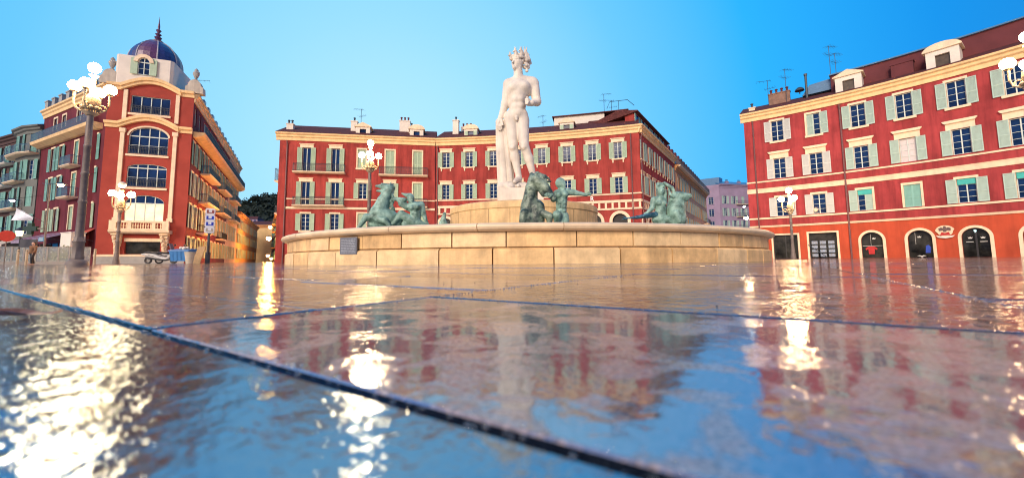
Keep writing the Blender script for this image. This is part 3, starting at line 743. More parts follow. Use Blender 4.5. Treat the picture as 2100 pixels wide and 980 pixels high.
# ------------------------------------------------------------------ left corner building with the dome
B5 = empty('domed_building', (-40, 43, 0), 'red corner building on the left with a blue dome and a lit arched bay window', 'building')
LA, LB = (-41.74, 39.88), (-34.97, 42.53)
CH = Fac([LA, LB]); LF = Fac([(-57.27, 47.49), LA]); RS = Fac([LB, (-53.99, 77.86)])
bays = [(3.54, 15.82, 3.3, 1.85, False), (3.6, 11.44, 3.3, 2.9, 1.0), (3.65, 7.96, 3.3, 2.45, 0.45), (3.65, 4.35, 3.25, 2.75, 0.85)]
mb = MB()
CH.wall(mb, 0, CH.L, -0.3, 18.6, [op(u, z, a, h, ar) for u, z, a, h, ar in bays] + [op(3.75, 0.97, 2.9, 1.28)], 0.3)
T = CH.T(3.6, 0, 0)
n = 12; bowz = lambda z0, rise, hw: [(hw * math.cos(math.pi * i / n), z0 + rise * math.sin(math.pi * i / n)) for i in range(n + 1)]
mb.prism([(-2.4, 18.6), (2.4, 18.6)] + bowz(18.6, 0.9, 2.4)[1:-1], 0.0, 0.6, T)
mb.build('corner_wall', CORNERRED, B5)
LITB = mat('lit_bay_window_glass', (0.55, 0.42, 0.25), 0.2, 0.5, 0.9, emit=(1.0, 0.80, 0.48), estr=1.0)
for k, (u, z, a, h, ar) in enumerate(bays):
    wn = window(B5, CH, u, z, a, h, None, None, rows=1 if k == 0 else 2, cols=4, arch=ar, name='bay_window')
    if k == 3:
        for c_ in range(4): mb = MB(); x_ = -a / 2 + a * c_ / 4; mb.box(x_ + 0.05, x_ + a / 4 - 0.04, 0.155, 0.167, 0.05, h - ar - 0.06); mb.build('lit_pane', LITB, wn, keep=False)
    if ar: arch_trim(B5, CH, u, z + (h - ar if k == 1 else h - ar), a, z + h, 0.16, CREAM, ell=ar, name='arch_moulding') if k == 1 else None
    if k < 3:
        mb = MB(); CH.band(mb, u - a / 2 - 0.15, u + a / 2 + 0.15, z - 0.28, z - 0.06, -0.02, 0.14); mb.build('window_ledge', CREAM, B5)
        r = MB()
        for x in np.arange(-a / 2, a / 2 + 0.01, 0.13): r.box(x - 0.012, x + 0.012, -0.02, 0.0, 0, 0.78)
        r.box(-a / 2, a / 2, -0.03, 0.01, 0.76, 0.81); r.box(-a / 2, a / 2, -0.03, 0.01, 0.55, 0.58); r.box(-a / 2, a / 2, -0.03, 0.01, 0.08, 0.11); r.build('railing', IRON, wn, keep=False)
mb = MB(); mb.box(-1.45, 1.45, 0.2, 0.26, 0.97, 2.25, CH.T(3.75)); o = mb.build('shop_window', SHOPGLASS, B5)
mb = MB(); mb.box(-1.5, 1.5, -0.08, 0.02, 2.25, 2.6, CH.T(3.75)); mb.build('shop_sign_board', CREAM, o)
mb = MB()
for u in (1.45, 5.87):
    CH.band(mb, u - 0.17, u + 0.17, 4.4, 14.0, -0.02, 0.16); CH.band(mb, u - 0.25, u + 0.25, 13.6, 14.02, -0.02, 0.24)
    CH.band(mb, u - 0.17, u + 0.17, 15.0, 18.2, -0.02, 0.14); CH.band(mb, u - 0.25, u + 0.25, 4.3, 4.7, -0.02, 0.22)
mb.build('pilaster', CREAM, B5)
def bow_cornice(z0, rise, th, name):
    mb = MB()
    for d0, d1, a, b in ((-0.02, 0.28, 0.0, 0.55), (-0.02, 0.42, 0.5, 1.0)):
        hw = 2.55
        lo = [(-hw + 2 * hw * i / 16, z0 + th * a + rise * math.sin(math.pi * i / 16) ** 1.0) for i in range(17)]
        hi = [(x, z - th * a + th * b) for x, z in lo]
        for i in range(16): mb.prism([lo[i], lo[i + 1], hi[i + 1], hi[i]], -d1, 0.02, T)
    for u0, u1 in ((-0.05, 1.05), (6.15, CH.L + 0.05)):
        CH.sweep(mb, u0, u1, [(-0.02, z0), (0.12, z0), (0.16, z0 + th * 0.5), (0.36, z0 + th * 0.6), (0.4, z0 + th), (-0.02, z0 + th)])
    return mb.build(name, YCREAM, B5)
bow_cornice(14.05, 0.95, 0.62, 'cornice'); bow_cornice(18.1, 0.95, 0.65, 'cornice')
mb = MB()
for f_ in (LF, RS):
    mb = MB(); f_.sweep(mb, 0 if f_ is LF else 0.02, f_.L, CORN(18.6, 0.45)); mb.build('cornice', YCREAM, B5)
mb = MB(); CH.band(mb, -0.04, CH.L + 0.04, 0, 0.72, -0.02, 0.07); mb.build('plinth', CONC, B5)
mb = MB(); CH.band(mb, -0.06, CH.L + 0.06, 0.72, 0.95, -0.02, 0.1); mb.build('plinth_moulding', CREAM, B5)
# stone balcony with balusters on carved consoles
mb = MB(); CH.sweep(mb, 1.25, 6.15, [(0, 3.05), (0.6, 3.05), (0.85, 3.2), (0.9, 3.4), (0.0, 3.4)])
bal = mb.build('stone_balcony', CREAM, B5)
mb = MB(); CH.band(mb, 1.3, 6.1, 4.15, 4.36, 0.6, 0.92); CH.band(mb, 1.3, 6.1, 3.401, 3.56, 0.62, 0.9)
for u0, u1 in ((1.3, 1.85), (2.75, 3.05), (4.7, 5.0), (5.55, 6.1)): CH.band(mb, u0, u1, 3.56, 4.15, 0.63, 0.89)
mb.build('parapet', CREAM, bal)
for a, b in ((1.85, 2.75), (3.05, 4.7), (5.0, 5.55)):
    mb = MB(); k = int((b - a) / 0.19)
    for i in range(k):
        mb.lathe([(0.05, 0), (0.05, 0.06), (0.035, 0.1), (0.075, 0.25), (0.035, 0.46), (0.05, 0.52), (0.05, 0.59)], 8, CH.P(a + (i + 0.5) * (b - a) / k, 3.56, 0.76))
    mb.build('balustrade', CREAM, bal)
for u in (1.75, 5.62):
    mb = MB()
    for i, (z, d, hw) in enumerate(((0.95, 0.22, 0.22), (1.3, 0.3, 0.2), (1.75, 0.26, 0.26), (2.1, 0.42, 0.3), (2.5, 0.55, 0.32), (2.82, 0.7, 0.36))):
        z1 = (1.3, 1.75, 2.1, 2.5, 2.82, 3.05)[i]
        CH.sweep(mb, u - hw, u + hw, [(0, z), (d * 0.8, z + 0.03), (d, (z + z1) / 2), (d * 0.85, z1), (0, z1)])
    for i in range(7): mb.ball(CH.P(u + random.uniform(-.15, .15), 1.4 + i * 0.22, 0.3 + i * 0.05), 0.12, 8)
    mb.build('carved_console', CREAM, bal)
# left wing and street wing
lu = [15.38, 10.58, 6.48, 3.98]
lops = []
for u in lu: lops += [op(u, 3.7, 1.05, 2.5), op(u, 7.3, 1.05, 2.6), op(u, 10.75, 1.05, 2.7), op(u - 0.1, 15.7, 1.0, 1.4)]
mb = MB(); LF.wall(mb, 0, LF.L, -0.3, 18.5, lops); LF.back(mb, 0, LF.L - 1.5, -0.3, 18.5, 9); mb.build('left_wall', SHADERED, B5)
for i, u in enumerate(lu):
    for z, h in ((3.7, 2.5), (7.3, 2.6), (10.75, 2.7)):
        window(B5, LF, u, z, 1.05, h, 'jt', 'closed' if (i == 1) else 'open', SHUT4 if z > 5 else SHUT, rows=3)
    window(B5, LF, u - 0.1, 15.7, 1.0, 1.4, 'jt', None, rows=2)
for z in (7.2, 10.65): balcony(B5, LF, 9.2, 12.0, z, 0.9, railm=BLUEIRON)
mb = MB(); LF.sweep(mb, 0, LF.L - 0.6, [(0, 13.9), (0.3, 13.9), (0.9, 14.2), (1.0, 14.5), (0, 14.5)]); lb = mb.build('long_balcony', YCREAM, B5)
def longrail(f_, u0, u1, z, d, h, par):
    r = MB()
    for zz, q in ((z + h, 0.04), (z + 0.1, 0.025), (z + h * 0.6, 0.02)): r.tube([f_.P(u, zz, d) for u in (u0, u1)], q, 4)
    for u in np.arange(u0, u1, 0.16): r.tube([f_.P(u, z, d), f_.P(u, z + h, d)], 0.018, 3)
    r.build('railing', BLUEIRON, par)
longrail(LF, 0.1, LF.L - 0.8, 14.5, 0.93, 0.95, lb)
ru = [1.3, 3.5] + list(np.arange(6.4, 39, 2.75))
rops = []
for u in ru: rops += [op(u, 0.6, 1.0, 2.2), op(u, 3.85, 1.0, 2.6), op(u, 7.4, 1.0, 2.6), op(u, 10.9, 1.0, 2.5), op(u, 15.3, 1.0, 2.0)]
mb = MB(); RS.wall(mb, 0, 27, -0.3, 18.5, [q for q in rops if q[1] < 27]); RS.back(mb, 2.2, 27, -0.3, 18.5, 9); mb.build('street_wall', SHADERED, B5)
mb = MB(); RS.wall(mb, 27, RS.L, -0.3, 18.5, [q for q in rops if q[0] > 27]); RS.back(mb, 27, RS.L, -0.3, 18.5, 9); mb.build('far_street_wall', PEACH, B5)  # orange lamplight put into the colour of this farther stretch
for u in ru:
    for z, h, sm in ((0.6, 2.2, SHUT), (3.85, 2.6, SHUT2), (7.4, 2.6, SHUT2), (10.9, 2.5, SHUT4)): window(B5, RS, u, z, 1.0, h, 'jt' if u < 26 else 'j', 'open', sm, rows=3)
    window(B5, RS, u, 15.3, 1.0, 2.0, None, None, rows=3)
for u0, u1 in ((5.2, 12.9), (17.2, 24.6), (29, 36)):
    for z in (7.3, 10.75): balcony(B5, RS, u0, u1, z, 1.0, railm=BLUEIRON)
balcony(B5, RS, 5.2, 9.5, 3.6, 0.8, railm=IRON); balcony(B5, RS, 18, 23, 3.5, 0.8, railm=IRON)
mb = MB(); RS.sweep(mb, 0.6, RS.L, [(0, 13.9), (0.3, 13.9), (0.95, 14.2), (1.05, 14.5), (0, 14.5)]); lb = mb.build('long_balcony', YCREAM, B5)
longrail(RS, 0.7, RS.L, 14.5, 0.97, 1.0, lb)
mb = MB()
LF.sweep(mb, 0, LF.L - 1, [(0.4, 18.6), (-3, 19.8), (-8.5, 19.8), (-8.5, 18.6)]); RS.sweep(mb, 2.2, RS.L, [(0.4, 18.6), (-3, 19.6), (-8.5, 19.6), (-8.5, 18.6)]); mb.build('roof', SLATEB, B5)
for u in np.arange(1.0, 16, 2.1):
    mb = MB(); mb.box(-0.45, 0.45, 0, 0.8, 0, 1.0, LF.T(u, 18.6, 0.2)); mb.box(-0.52, 0.52, -0.06, 0.86, 1.0, 1.15, LF.T(u, 18.6, 0.2)); mb.build('chimney', CONC, B5)
for u in np.arange(1.8, 39, 2.75):
    mb = MB(); mb.box(-0.5, 0.5, 0, 0.8, 0, 0.85, RS.T(u, 18.6, 0.2)); mb.build('chimney', SLATEB, B5)
# drum, dome, finial
dc = Vector(CH.P(2.75, 0, -2.5)); ang = math.atan2(CH.dirv(0).y, CH.dirv(0).x)
DT = Matrix.Translation((dc.x, dc.y, 0)) @ Matrix.Rotation(ang, 4, 'Z')
hw, ch = 2.45, 0.75
oct_ = [(-hw + ch, -hw), (hw - ch, -hw), (hw, -hw + ch), (hw, hw - ch), (hw - ch, hw), (-hw + ch, hw), (-hw, hw - ch), (-hw, -hw + ch)]
oct_ = [(-hw + 0.25, -hw), (hw - 0.25, -hw), (hw, -hw + 0.25), (hw, hw), (-hw, hw), (-hw, -hw + 0.25)]
mb = MB(); n = len(oct_)
lo = [DT @ Vector((x, y, 18.4)) for x, y in oct_]; hi = [DT @ Vector((x, y, 22.0)) for x, y in oct_]
for i in range(n): mb.face([lo[i], lo[(i + 1) % n], hi[(i + 1) % n], hi[i]])
mb.face(hi); mb.build('dome_drum', WHITE, B5)
DOMEB = mat('blue_glazed_tile', (0.030, 0.040, 0.15), 0.35, 0.25, 6, 0.01, 25, spec=0.6)
DOMEP = mat('purple_glazed_tile', (0.10, 0.035, 0.10), 0.35, 0.25, 6, 0.01, 25, spec=0.6)
prof = [(r, z + 0.75) for r, z in ((2.32, 21.25), (2.34, 21.6), (2.28, 22.1), (2.10, 22.65), (1.8, 23.15), (1.4, 23.6), (0.95, 23.95), (0.5, 24.2), (0.25, 24.35))]
mb = MB()
for k in range(8):
    mb.mi = k % 2
    t0, t1 = math.pi * (k - 0.5) / 4 - math.pi / 2, math.pi * (k + 0.5) / 4 - math.pi / 2
    for (r0, z0), (r1, z1) in zip(prof, prof[1:]):
        for s in range(3):
            a, b = t0 + (t1 - t0) * s / 3, t0 + (t1 - t0) * (s + 1) / 3
            q = lambda r, t, z: tuple(DT @ Vector((r * math.cos(t), r * math.sin(t), z)))
            mb.face([q(r0, a, z0), q(r0, b, z0), q(r1, b, z1), q(r1, a, z1)])
dome = mb.build('dome', [DOMEP, DOMEB], B5, 40)
mb = MB()
for k in range(8):
    t = math.pi * (k + 0.5) / 4 - math.pi / 2
    mb.tube([tuple(DT @ Vector((r * math.cos(t), r * math.sin(t), z))) for r, z in prof], 0.07, 5)
mb.lathe([(0.62, 24.05), (0.66, 24.2), (0.4, 24.3)], 16, (dc.x, dc.y, 0.75)); mb.build('rib', mat('pale_lead_rib', (0.35, 0.33, 0.36), 0.5), dome)
mb = MB(); mb.lathe([(0.3, 24.25), (0.42, 24.4), (0.2, 24.55), (0.36, 24.75), (0.15, 24.95), (0.3, 25.15), (0.1, 25.3), (0.2, 25.5), (0.26, 25.62), (0.1, 25.75), (0.11, 26.1), (0.05, 26.6), (0.01, 27.3)], 10, (dc.x, dc.y, 0.75)); mb.build('finial', DOMEP, dome, 30)
DF = Fac([tuple((DT @ Vector((-hw, -hw, 0))).xy), tuple((DT @ Vector((hw, -hw, 0))).xy)])
dw = window(B5, DF, 2.45, 20.0, 1.0, 1.85, None, None, cols=2, rows=2, arch=True, name='dome_window')
dw.matrix_basis = DF.T(2.45, 20.0, 0.2)
mb = MB()
for i in range(12):
    q = lambda r, t: (r * math.cos(t), 1.35 + r * math.sin(t)); a, b = math.pi * i / 12, math.pi * (i + 1) / 12
    mb.prism([q(0.5, a), q(0.85, a), q(0.85, b), q(0.5, b)], -0.1, 0.5)
mb.build('surround', CREAM, dw, keep=False)
for s in (-1, 1):
    mb = MB(); x0, x1 = (0.52, 1.1) if s > 0 else (-1.1, -0.52)
    zt = (1.95, 1.7) if s > 0 else (1.7, 1.95)
    mb.prism([(x0, 0), (x1, 0), (x1, zt[1]), (x0, zt[0])], 0.02, 0.1); mb.build('shutter', SHUT, dw, keep=False)
for u in (-0.1, 7.15):
    mb = MB(); T2 = CH.T(u, 18.75, -0.5)
    mb.prism([(-0.85, 0), (0.85, 0), (0.8, 0.7)] + [(0.6 * math.cos(math.pi * i / 8), 0.85 + 0.7 * math.sin(math.pi * i / 8)) for i in range(9)] + [(-0.8, 0.7)], -0.35, 0.45, T2)
    o = mb.build('parapet_gable', CONCW, B5)
    mb = MB(); c = T2 @ Vector((0, 0, 1.5)); mb.lathe([(0.2, 0), (0.22, 0.12), (0.1, 0.25), (0.2, 0.45), (0.32, 0.8), (0.3, 0.95), (0.16, 1.05), (0.2, 1.25), (0.05, 1.45)], 10, c)
    mb.ball(tuple(Vector(c) + Vector((0.2, 0, 0.95))), 0.16, 8); mb.ball(tuple(Vector(c) + Vector((-0.2, 0, 0.95))), 0.16, 8); mb.build('urn', CONC, o, 40)
for s, u in ((1, 1.6), (1, 6.4)): antenna(B5, CH, u - (0.9 if u < 3 else -0.6), 19.0, -1.5, 1.8, 0.5, 4)
# buildings left of it
CB = plain('grey_apartment_house', 'pale grey blue apartment house with rounded balconies, between the domed building and the dark one', Fac([(-64.5, 51.0), (-62.6, 49.3), (-59.6, 47.9), (-57.35, 47.45)]), 16.9, TEALW, [0.9, 4.2, 7.0], (3.6, 7.0, 10.3, 13.6), 1.1, 2.4, SHUT4, bal=((2.5, 6.0, 6.8), (2.5, 6.0, 10.1), (0.3, 8.0, 13.5)), railm=BLUEIRON, trim=TEALW, sur='j', roofm=SLATEB)
DB = plain('dark_balcony_house', 'dark brown apartment house at the left edge with white balcony slabs and wide eaves', Fac([(-80, 57.4), (-64.6, 51.05)]), 17.0, BROWNW, [2, 5.5, 9, 12.5, 15.2], (3.9, 7.2, 10.4, 13.4), 1.2, 2.3, SHUT4, bal=tuple((6.5, 16.0, z) for z in (3.7, 7.0, 10.2, 13.2)), railm=BLUEIRON, balm=WHITE, trim=BROWNW, sur=None, roofm=TILE)
# ------------------------------------------------------------------ wet paving
def wet(name, c1, c2, ior, ior_dry, tint, rough_wet, rough_dry, cover, ripple, rscale, micro, fsc=7.0, calm=0.0, lo=0.0, joints=False):
    m = bpy.data.materials.new(name); m.use_nodes = True
    nt = m.node_tree; b = nt.nodes['Principled BSDF']; N = nt.nodes.new; L = nt.links.new
    geo = N('ShaderNodeNewGeometry')
    mp = N('ShaderNodeMapping'); mp.inputs['Rotation'].default_value = (0, 0, 0.59); L(geo.outputs['Position'], mp.inputs[0])
    def noise(sc, det=4, rough=0.55, dist=0.0):
        n = N('ShaderNodeTexNoise'); n.inputs['Scale'].default_value = sc; n.inputs['Detail'].default_value = det
        n.inputs['Roughness'].default_value = rough; n.inputs['Distortion'].default_value = dist
        L(mp.outputs[0], n.inputs['Vector']); return n.outputs['Fac']
    def ramp(f, p0, p1, a=(0, 0, 0), c=(1, 1, 1)):
        r = N('ShaderNodeValToRGB'); r.color_ramp.elements[0].position = p0; r.color_ramp.elements[1].position = p1
        r.color_ramp.elements[0].color = (*a, 1); r.color_ramp.elements[1].color = (*c, 1); L(f, r.inputs[0]); return r.outputs[0]
    film = ramp(noise(fsc, 5, 0.6, 0.6), cover - 0.03, cover + 0.03)          # where water stands
    colr = ramp(noise(240, 8, 0.8), 0.38, 0.62, c1, c2)
    blot = ramp(noise(2.2, 3), 0.3, 0.7, (0.72, 0.72, 0.74), (1.1, 1.08, 1.05))
    mu = N('ShaderNodeMixRGB'); mu.blend_type = 'MULTIPLY'; mu.inputs[0].default_value = 1; L(colr, mu.inputs[1]); L(blot, mu.inputs[2])
    dk = N('ShaderNodeMixRGB'); dk.blend_type = 'MULTIPLY'; dk.inputs[2].default_value = (0.55, 0.55, 0.58, 1); L(film, dk.inputs[0]); L(mu.outputs[0], dk.inputs[1])
    co = dk.outputs[0]
    if joints:                                   # the same 1.18 x 0.6 m slabs as near the camera
        br = N('ShaderNodeTexBrick'); br.inputs['Scale'].default_value = 1.0; br.inputs['Brick Width'].default_value = 1.18; br.inputs['Row Height'].default_value = 0.597
        br.inputs['Mortar Size'].default_value = 0.009; br.inputs['Mortar Smooth'].default_value = 0.1
        br.inputs['Color1'].default_value = (0.62, 0.62, 0.62, 1); br.inputs['Color2'].default_value = (1.15, 1.13, 1.1, 1); br.inputs['Mortar'].default_value = (0.12, 0.12, 0.13, 1)
        L(mp.outputs[0], br.inputs['Vector'])
        jm = N('ShaderNodeMixRGB'); jm.blend_type = 'MULTIPLY'; jm.inputs[0].default_value = 1; L(co, jm.inputs[1]); L(br.outputs['Color'], jm.inputs[2]); co = jm.outputs[0]
    L(co, b.inputs['Base Color'])
    rr = N('ShaderNodeMapRange'); rr.inputs[3].default_value = rough_dry; rr.inputs[4].default_value = rough_wet; L(film, rr.inputs[0]); L(rr.outputs[0], b.inputs['Roughness'])
    ri = N('ShaderNodeMapRange'); ri.inputs[3].default_value = ior_dry; ri.inputs[4].default_value = ior; L(film, ri.inputs[0]); L(ri.outputs[0], b.inputs['IOR'])
    b.inputs['Specular Tint'].default_value = (*tint, 1)
    h1 = noise(rscale, 2, 0.5, 0.4); h2 = noise(rscale * 4.3, 2, 0.5)
    ma = N('ShaderNodeMath'); ma.operation = 'MULTIPLY'; ma.inputs[1].default_value = micro; L(h2, ma.inputs[0])
    ad0 = N('ShaderNodeMath'); ad0.operation = 'ADD'; L(h1, ad0.inputs[0]); L(ma.outputs[0], ad0.inputs[1])
    ml = N('ShaderNodeMath'); ml.operation = 'MULTIPLY'; ml.inputs[1].default_value = lo; L(noise(rscale / 5, 2, 0.5, 0.5), ml.inputs[0])
    ad = N('ShaderNodeMath'); ad.operation = 'ADD'; L(ad0.outputs[0], ad.inputs[0]); L(ml.outputs[0], ad.inputs[1])
    bp = N('ShaderNodeBump'); bp.inputs['Strength'].default_value = 1; bp.inputs['Distance'].default_value = ripple
    cm = N('ShaderNodeMapRange'); cm.inputs[3].default_value = ripple; cm.inputs[4].default_value = ripple * (1 - calm); L(film, cm.inputs[0]); L(cm.outputs[0], bp.inputs['Distance'])
    L(ad.outputs[0], bp.inputs['Height']); L(bp.outputs[0], b.inputs['Normal'])
    return m
P_DARK = wet('flooded_dark_slab', (0.004, 0.007, 0.014), (0.018, 0.020, 0.030), 5.0, 3.9, (0.60, 0.80, 1.0), 0.012, 0.03, 0.35, 0.00068, 140, 0.1, 7.0, 0.0, 3.4)  # blue specular tint put in to deepen the reflected sky
P_PALE = wet('damp_pink_granite_slab', (0.16, 0.125, 0.115), (0.56, 0.44, 0.40), 4.8, 2.0, (0.80, 0.91, 1), 0.015, 0.085, 0.48, 0.0013, 60, 0.22, 11.0, 0.75, 0.8)
P_MID = wet('wet_grey_granite_slab', (0.07, 0.056, 0.050), (0.17, 0.135, 0.125), 4.4, 3.0, (1, 1, 1), 0.014, 0.05, 0.47, 0.0011, 130, 0.12, 8.0, 0.2, 6.0)
P_FAR = wet('wet_square_paving', (0.13, 0.10, 0.09), (0.30, 0.24, 0.21), 3.8, 2.8, (1, 1, 1), 0.03, 0.09, 0.47, 0.0030, 44, 0.25, 3.0, 0.2, 6.0, True)
P_JOINT = wet('wet_joint_mortar', (0.003, 0.006, 0.012), (0.012, 0.017, 0.028), 2.4, 1.8, (0.6, 0.8, 1), 0.04, 0.12, 0.5, 0.001, 60, 0.5)

mb = MB(); S_ = 1500
mb.face([(-S_, -60, -0.02), (S_, -60, -0.02), (S_, S_, -0.02), (-S_, S_, -0.02)])
o = mb.build('ground', P_JOINT); tag(o, kind='structure')
# square paving beyond the modelled slabs
mb = MB()
ring = 48
for i in range(ring):
    a, b = 2 * math.pi * i / ring, 2 * math.pi * (i + 1) / ring
    q = lambda r, t: (r * math.cos(t), r * math.sin(t), -0.004)
    mb.face([q(8.5, a), q(150, a), q(150, b), q(8.5, b)])
o = mb.build('square_paving', P_FAR); tag(o, kind='structure')
# slabs near the camera, with open wet joints
A_ = Vector((0.832, -0.555)).normalized(); B_ = Vector((-A_.y, A_.x))
rnd = random.Random(4)
mb = MB(); g_ = 0.0075; be = 0.0018; dep = 0.018
def slab(a0, a1, b0, b1, mi):
    mb.mi = mi
    dz = rnd.uniform(-0.0012, 0.0012)
    q = lambda a, b, z: ((A_ * a + B_ * b).x, (A_ * a + B_ * b).y, z)
    a0 += g_ / 2; a1 -= g_ / 2; b0 += g_ / 2; b1 -= g_ / 2
    top = [q(a0 + be, b0 + be, dz), q(a1 - be, b0 + be, dz), q(a1 - be, b1 - be, dz), q(a0 + be, b1 - be, dz)]
    mid = [q(a0, b0, dz - be), q(a1, b0, dz - be), q(a1, b1, dz - be), q(a0, b1, dz - be)]
    bot = [(x, y, -dep) for x, y, z in mid]
    mb.face(top)
    for i in range(4):
        j = (i + 1) % 4
        mb.mi = mi; mb.face([mid[i], mid[j], top[j], top[i]]); mb.mi = 3; mb.face([bot[i], bot[j], mid[j], mid[i]])
mb.mi = 3
mb.face([(9.3 * math.cos(2 * math.pi * i / 40), 9.3 * math.sin(2 * math.pi * i / 40), -0.0065) for i in range(40)])
W_, H_ = 1.18, 0.597
for k in range(-9, 10):                       # columns
    a0 = -0.80 + k * W_
    off = 0.0 if k == 0 else rnd.choice((0.0, 0.2, 0.33))
    for j in range(0, 17):
        b0 = 0.204 + j * H_ - (off if j > 0 else 0); b1 = 0.204 + (j + 1) * H_ - off
        c = A_ * (a0 + W_ / 2) + B_ * ((b0 + b1) / 2)
        if c.length > 9.6: continue
        mi = 1 if rnd.random() < 0.30 else 2
        if k == 0 and j == 0: mi = 1
        if k == 0 and j in (1,): mi = 2
        if k == 1 and j == 0: mi = 1
        if k == 1 and j == 1: mi = 2
        if k == -1 and j == 0: mi = 2
        slab(a0, a0 + W_, b0, b1, mi)
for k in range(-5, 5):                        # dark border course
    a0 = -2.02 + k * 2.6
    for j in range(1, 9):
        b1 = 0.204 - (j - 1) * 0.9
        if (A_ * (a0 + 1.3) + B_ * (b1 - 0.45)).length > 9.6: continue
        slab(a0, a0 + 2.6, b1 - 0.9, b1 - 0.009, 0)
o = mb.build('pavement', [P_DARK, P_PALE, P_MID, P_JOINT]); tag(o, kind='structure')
# beads of water along the joints and over the slabs
BEAD = mat('water_bead', (0.02, 0.03, 0.04), 0.03, 0.1, 30, spec=0.6)
BEAD.node_tree.nodes['Principled BSDF'].inputs['Transmission Weight'].default_value = 0.92
BEAD.node_tree.nodes['Principled BSDF'].inputs['IOR'].default_value = 1.33
for k_ in list(BEAD.node_tree.links):
    if k_.to_socket.name == 'Base Color': BEAD.node_tree.links.remove(k_)
BEAD.node_tree.nodes['Principled BSDF'].inputs['Base Color'].default_value = (0.9, 0.95, 1, 1)
mb = MB(); rn = random.Random(21)
def bead(a, b, r):
    p = A_ * a + B_ * b
    mb.lathe([(r, 0.0), (r * 0.92, r * 0.3), (r * 0.6, r * 0.58), (0.0001, r * 0.68)], 7, (p.x, p.y, 0.0008), False)
for i in range(300):
    t = rn.random() ** 1.6
    bead(-2.0 + 2.5 * (1 - t), 0.204 + rn.choice((-0.009, 0.007)) + rn.uniform(-0.004, 0.004), rn.uniform(0.0008, 0.0026))
for i in range(200): bead(-0.8 + rn.choice((-0.007, 0.007)) + rn.uniform(-0.003, 0.003), rn.uniform(0.2, 2.6), rn.uniform(0.001, 0.003))
for i in range(160): bead(0.38 + rn.choice((-0.007, 0.007)) + rn.uniform(-0.003, 0.003), rn.uniform(0.2, 3.0), rn.uniform(0.001, 0.003))
for i in range(160): bead(rn.uniform(-0.8, 0.9), 0.801 + rn.choice((-0.007, 0.007)), rn.uniform(0.001, 0.0024))
for i in range(90): bead(rn.uniform(-0.8, 1.2), rn.uniform(0.24, 1.4), rn.uniform(0.0006, 0.0016))
o = mb.build('water_beads', BEAD, None, 60); tag(o, 'tiny beads of water standing along the slab joints', 'water drops', kind='stuff')
GRIT = mat('dark_grit', (0.05, 0.04, 0.035), 0.7, 0.4, 90)
mb = MB()
for i in range(60):
    p = A_ * rn.uniform(-1.6, 2.2) + B_ * rn.uniform(-0.1, 2.2); s_ = rn.uniform(0.0008, 0.0028)
    mb.lathe([(s_ * 0.7, 0), (s_ * rn.uniform(0.9, 1.3), s_ * 0.5), (s_ * 0.5, s_)], 5, (p.x, p.y, 0.0006))
o = mb.build('grit', GRIT); tag(o, 'scattered specks of dark grit on the wet slabs', 'grit', kind='stuff')
# leaf
LEAF = mat('wet_brown_leaf', (0.22, 0.08, 0.03), 0.3, 0.3, 60)
d = ray(40, 652); c = Vector((0, 0, CAMZ)) + d * (-CAMZ / d.z)
me_v, me_f = [], []
for i in range(9):
    t = i / 8; wv = 0.022 * math.sin(math.pi * min(1, t * 0.92 + 0.06)) ** 0.8
    for j, s in enumerate((-1, 0, 1)):
        me_v.append((t * 0.11 - 0.055, s * wv, 0.003 + 0.008 * abs(s) * (0.5 + math.sin(t * 5)) + 0.012 * (t - 0.5) ** 2 * 4 * 0.6))
for i in range(8):
    for j in range(2): me_f.append((i * 3 + j, i * 3 + j + 1, (i + 1) * 3 + j + 1, (i + 1) * 3 + j))
me = bpy.data.meshes.new('fallen_leaf'); me.from_pydata(me_v, [], me_f); me.materials.append(LEAF)
o = link('fallen_leaf', me); o.location = (c.x, c.y, 0.002); o.rotation_euler = (0, 0, 0.5); tag(o, 'small brown curled leaf lying on the wet slabs at the left edge', 'leaf')

# ------------------------------------------------------------------ fountain
FC = Vector((0.55, 18.93)); FR = 9.99
FT = empty('fountain', (FC.x, FC.y, 0), 'round tan limestone fountain basin of large blocks with a raised round pedestal', 'fountain')
def ringwall(mb, r_in, prof, n, gap, off, jit=0.0, seed=1, seg=4, nm=0):
    """blocks round a circle; prof = outer outline (r, z) from bottom to top"""
    rn = random.Random(seed)
    cuts = [off + 2 * math.pi * (i + rn.uniform(-jit, jit)) / n for i in range(n)]
    for i in range(n):
        a, b = cuts[i] + gap / 2, (cuts[(i + 1) % n] + (2 * math.pi if i == n - 1 else 0)) - gap / 2
        dr = rn.uniform(-0.012, 0.012); mb.mi = rn.choice((0, 0, 1, 2)) if nm else 0
        rings = []
        for k in range(seg + 1):
            t = a + (b - a) * k / seg
            rings.append([(FC.x + (r + dr) * math.cos(t), FC.y + (r + dr) * math.sin(t), z) for r, z in prof] + [(FC.x + r_in * math.cos(t), FC.y + r_in * math.sin(t), z) for z in (prof[-1][1], prof[0][1])])
        m_ = len(rings[0])
        for p, q in zip(rings, rings[1:]):
            for k in range(m_): mb.face([p[k], q[k], q[(k + 1) % m_], p[(k + 1) % m_]])
        mb.face(rings[0][::-1]); mb.face(rings[-1])
OFF = -math.pi / 2 + 0.05
mb = MB(); mb.lathe([(9.74, -0.1), (9.74, 0.8)], 96, (FC.x, FC.y, 0), False); mb.build('basin_core', STONED, FT, 40)
mb = MB(); ringwall(mb, 9.5, [(9.84, -0.1), (9.845, 0.315), (9.83, 0.335), (9.77, 0.37)], 42, 0.0034, OFF, 0.12, 3, 4, 1); mb.build('plinth_course', [STONE, STONE_B, STONE_C], FT)
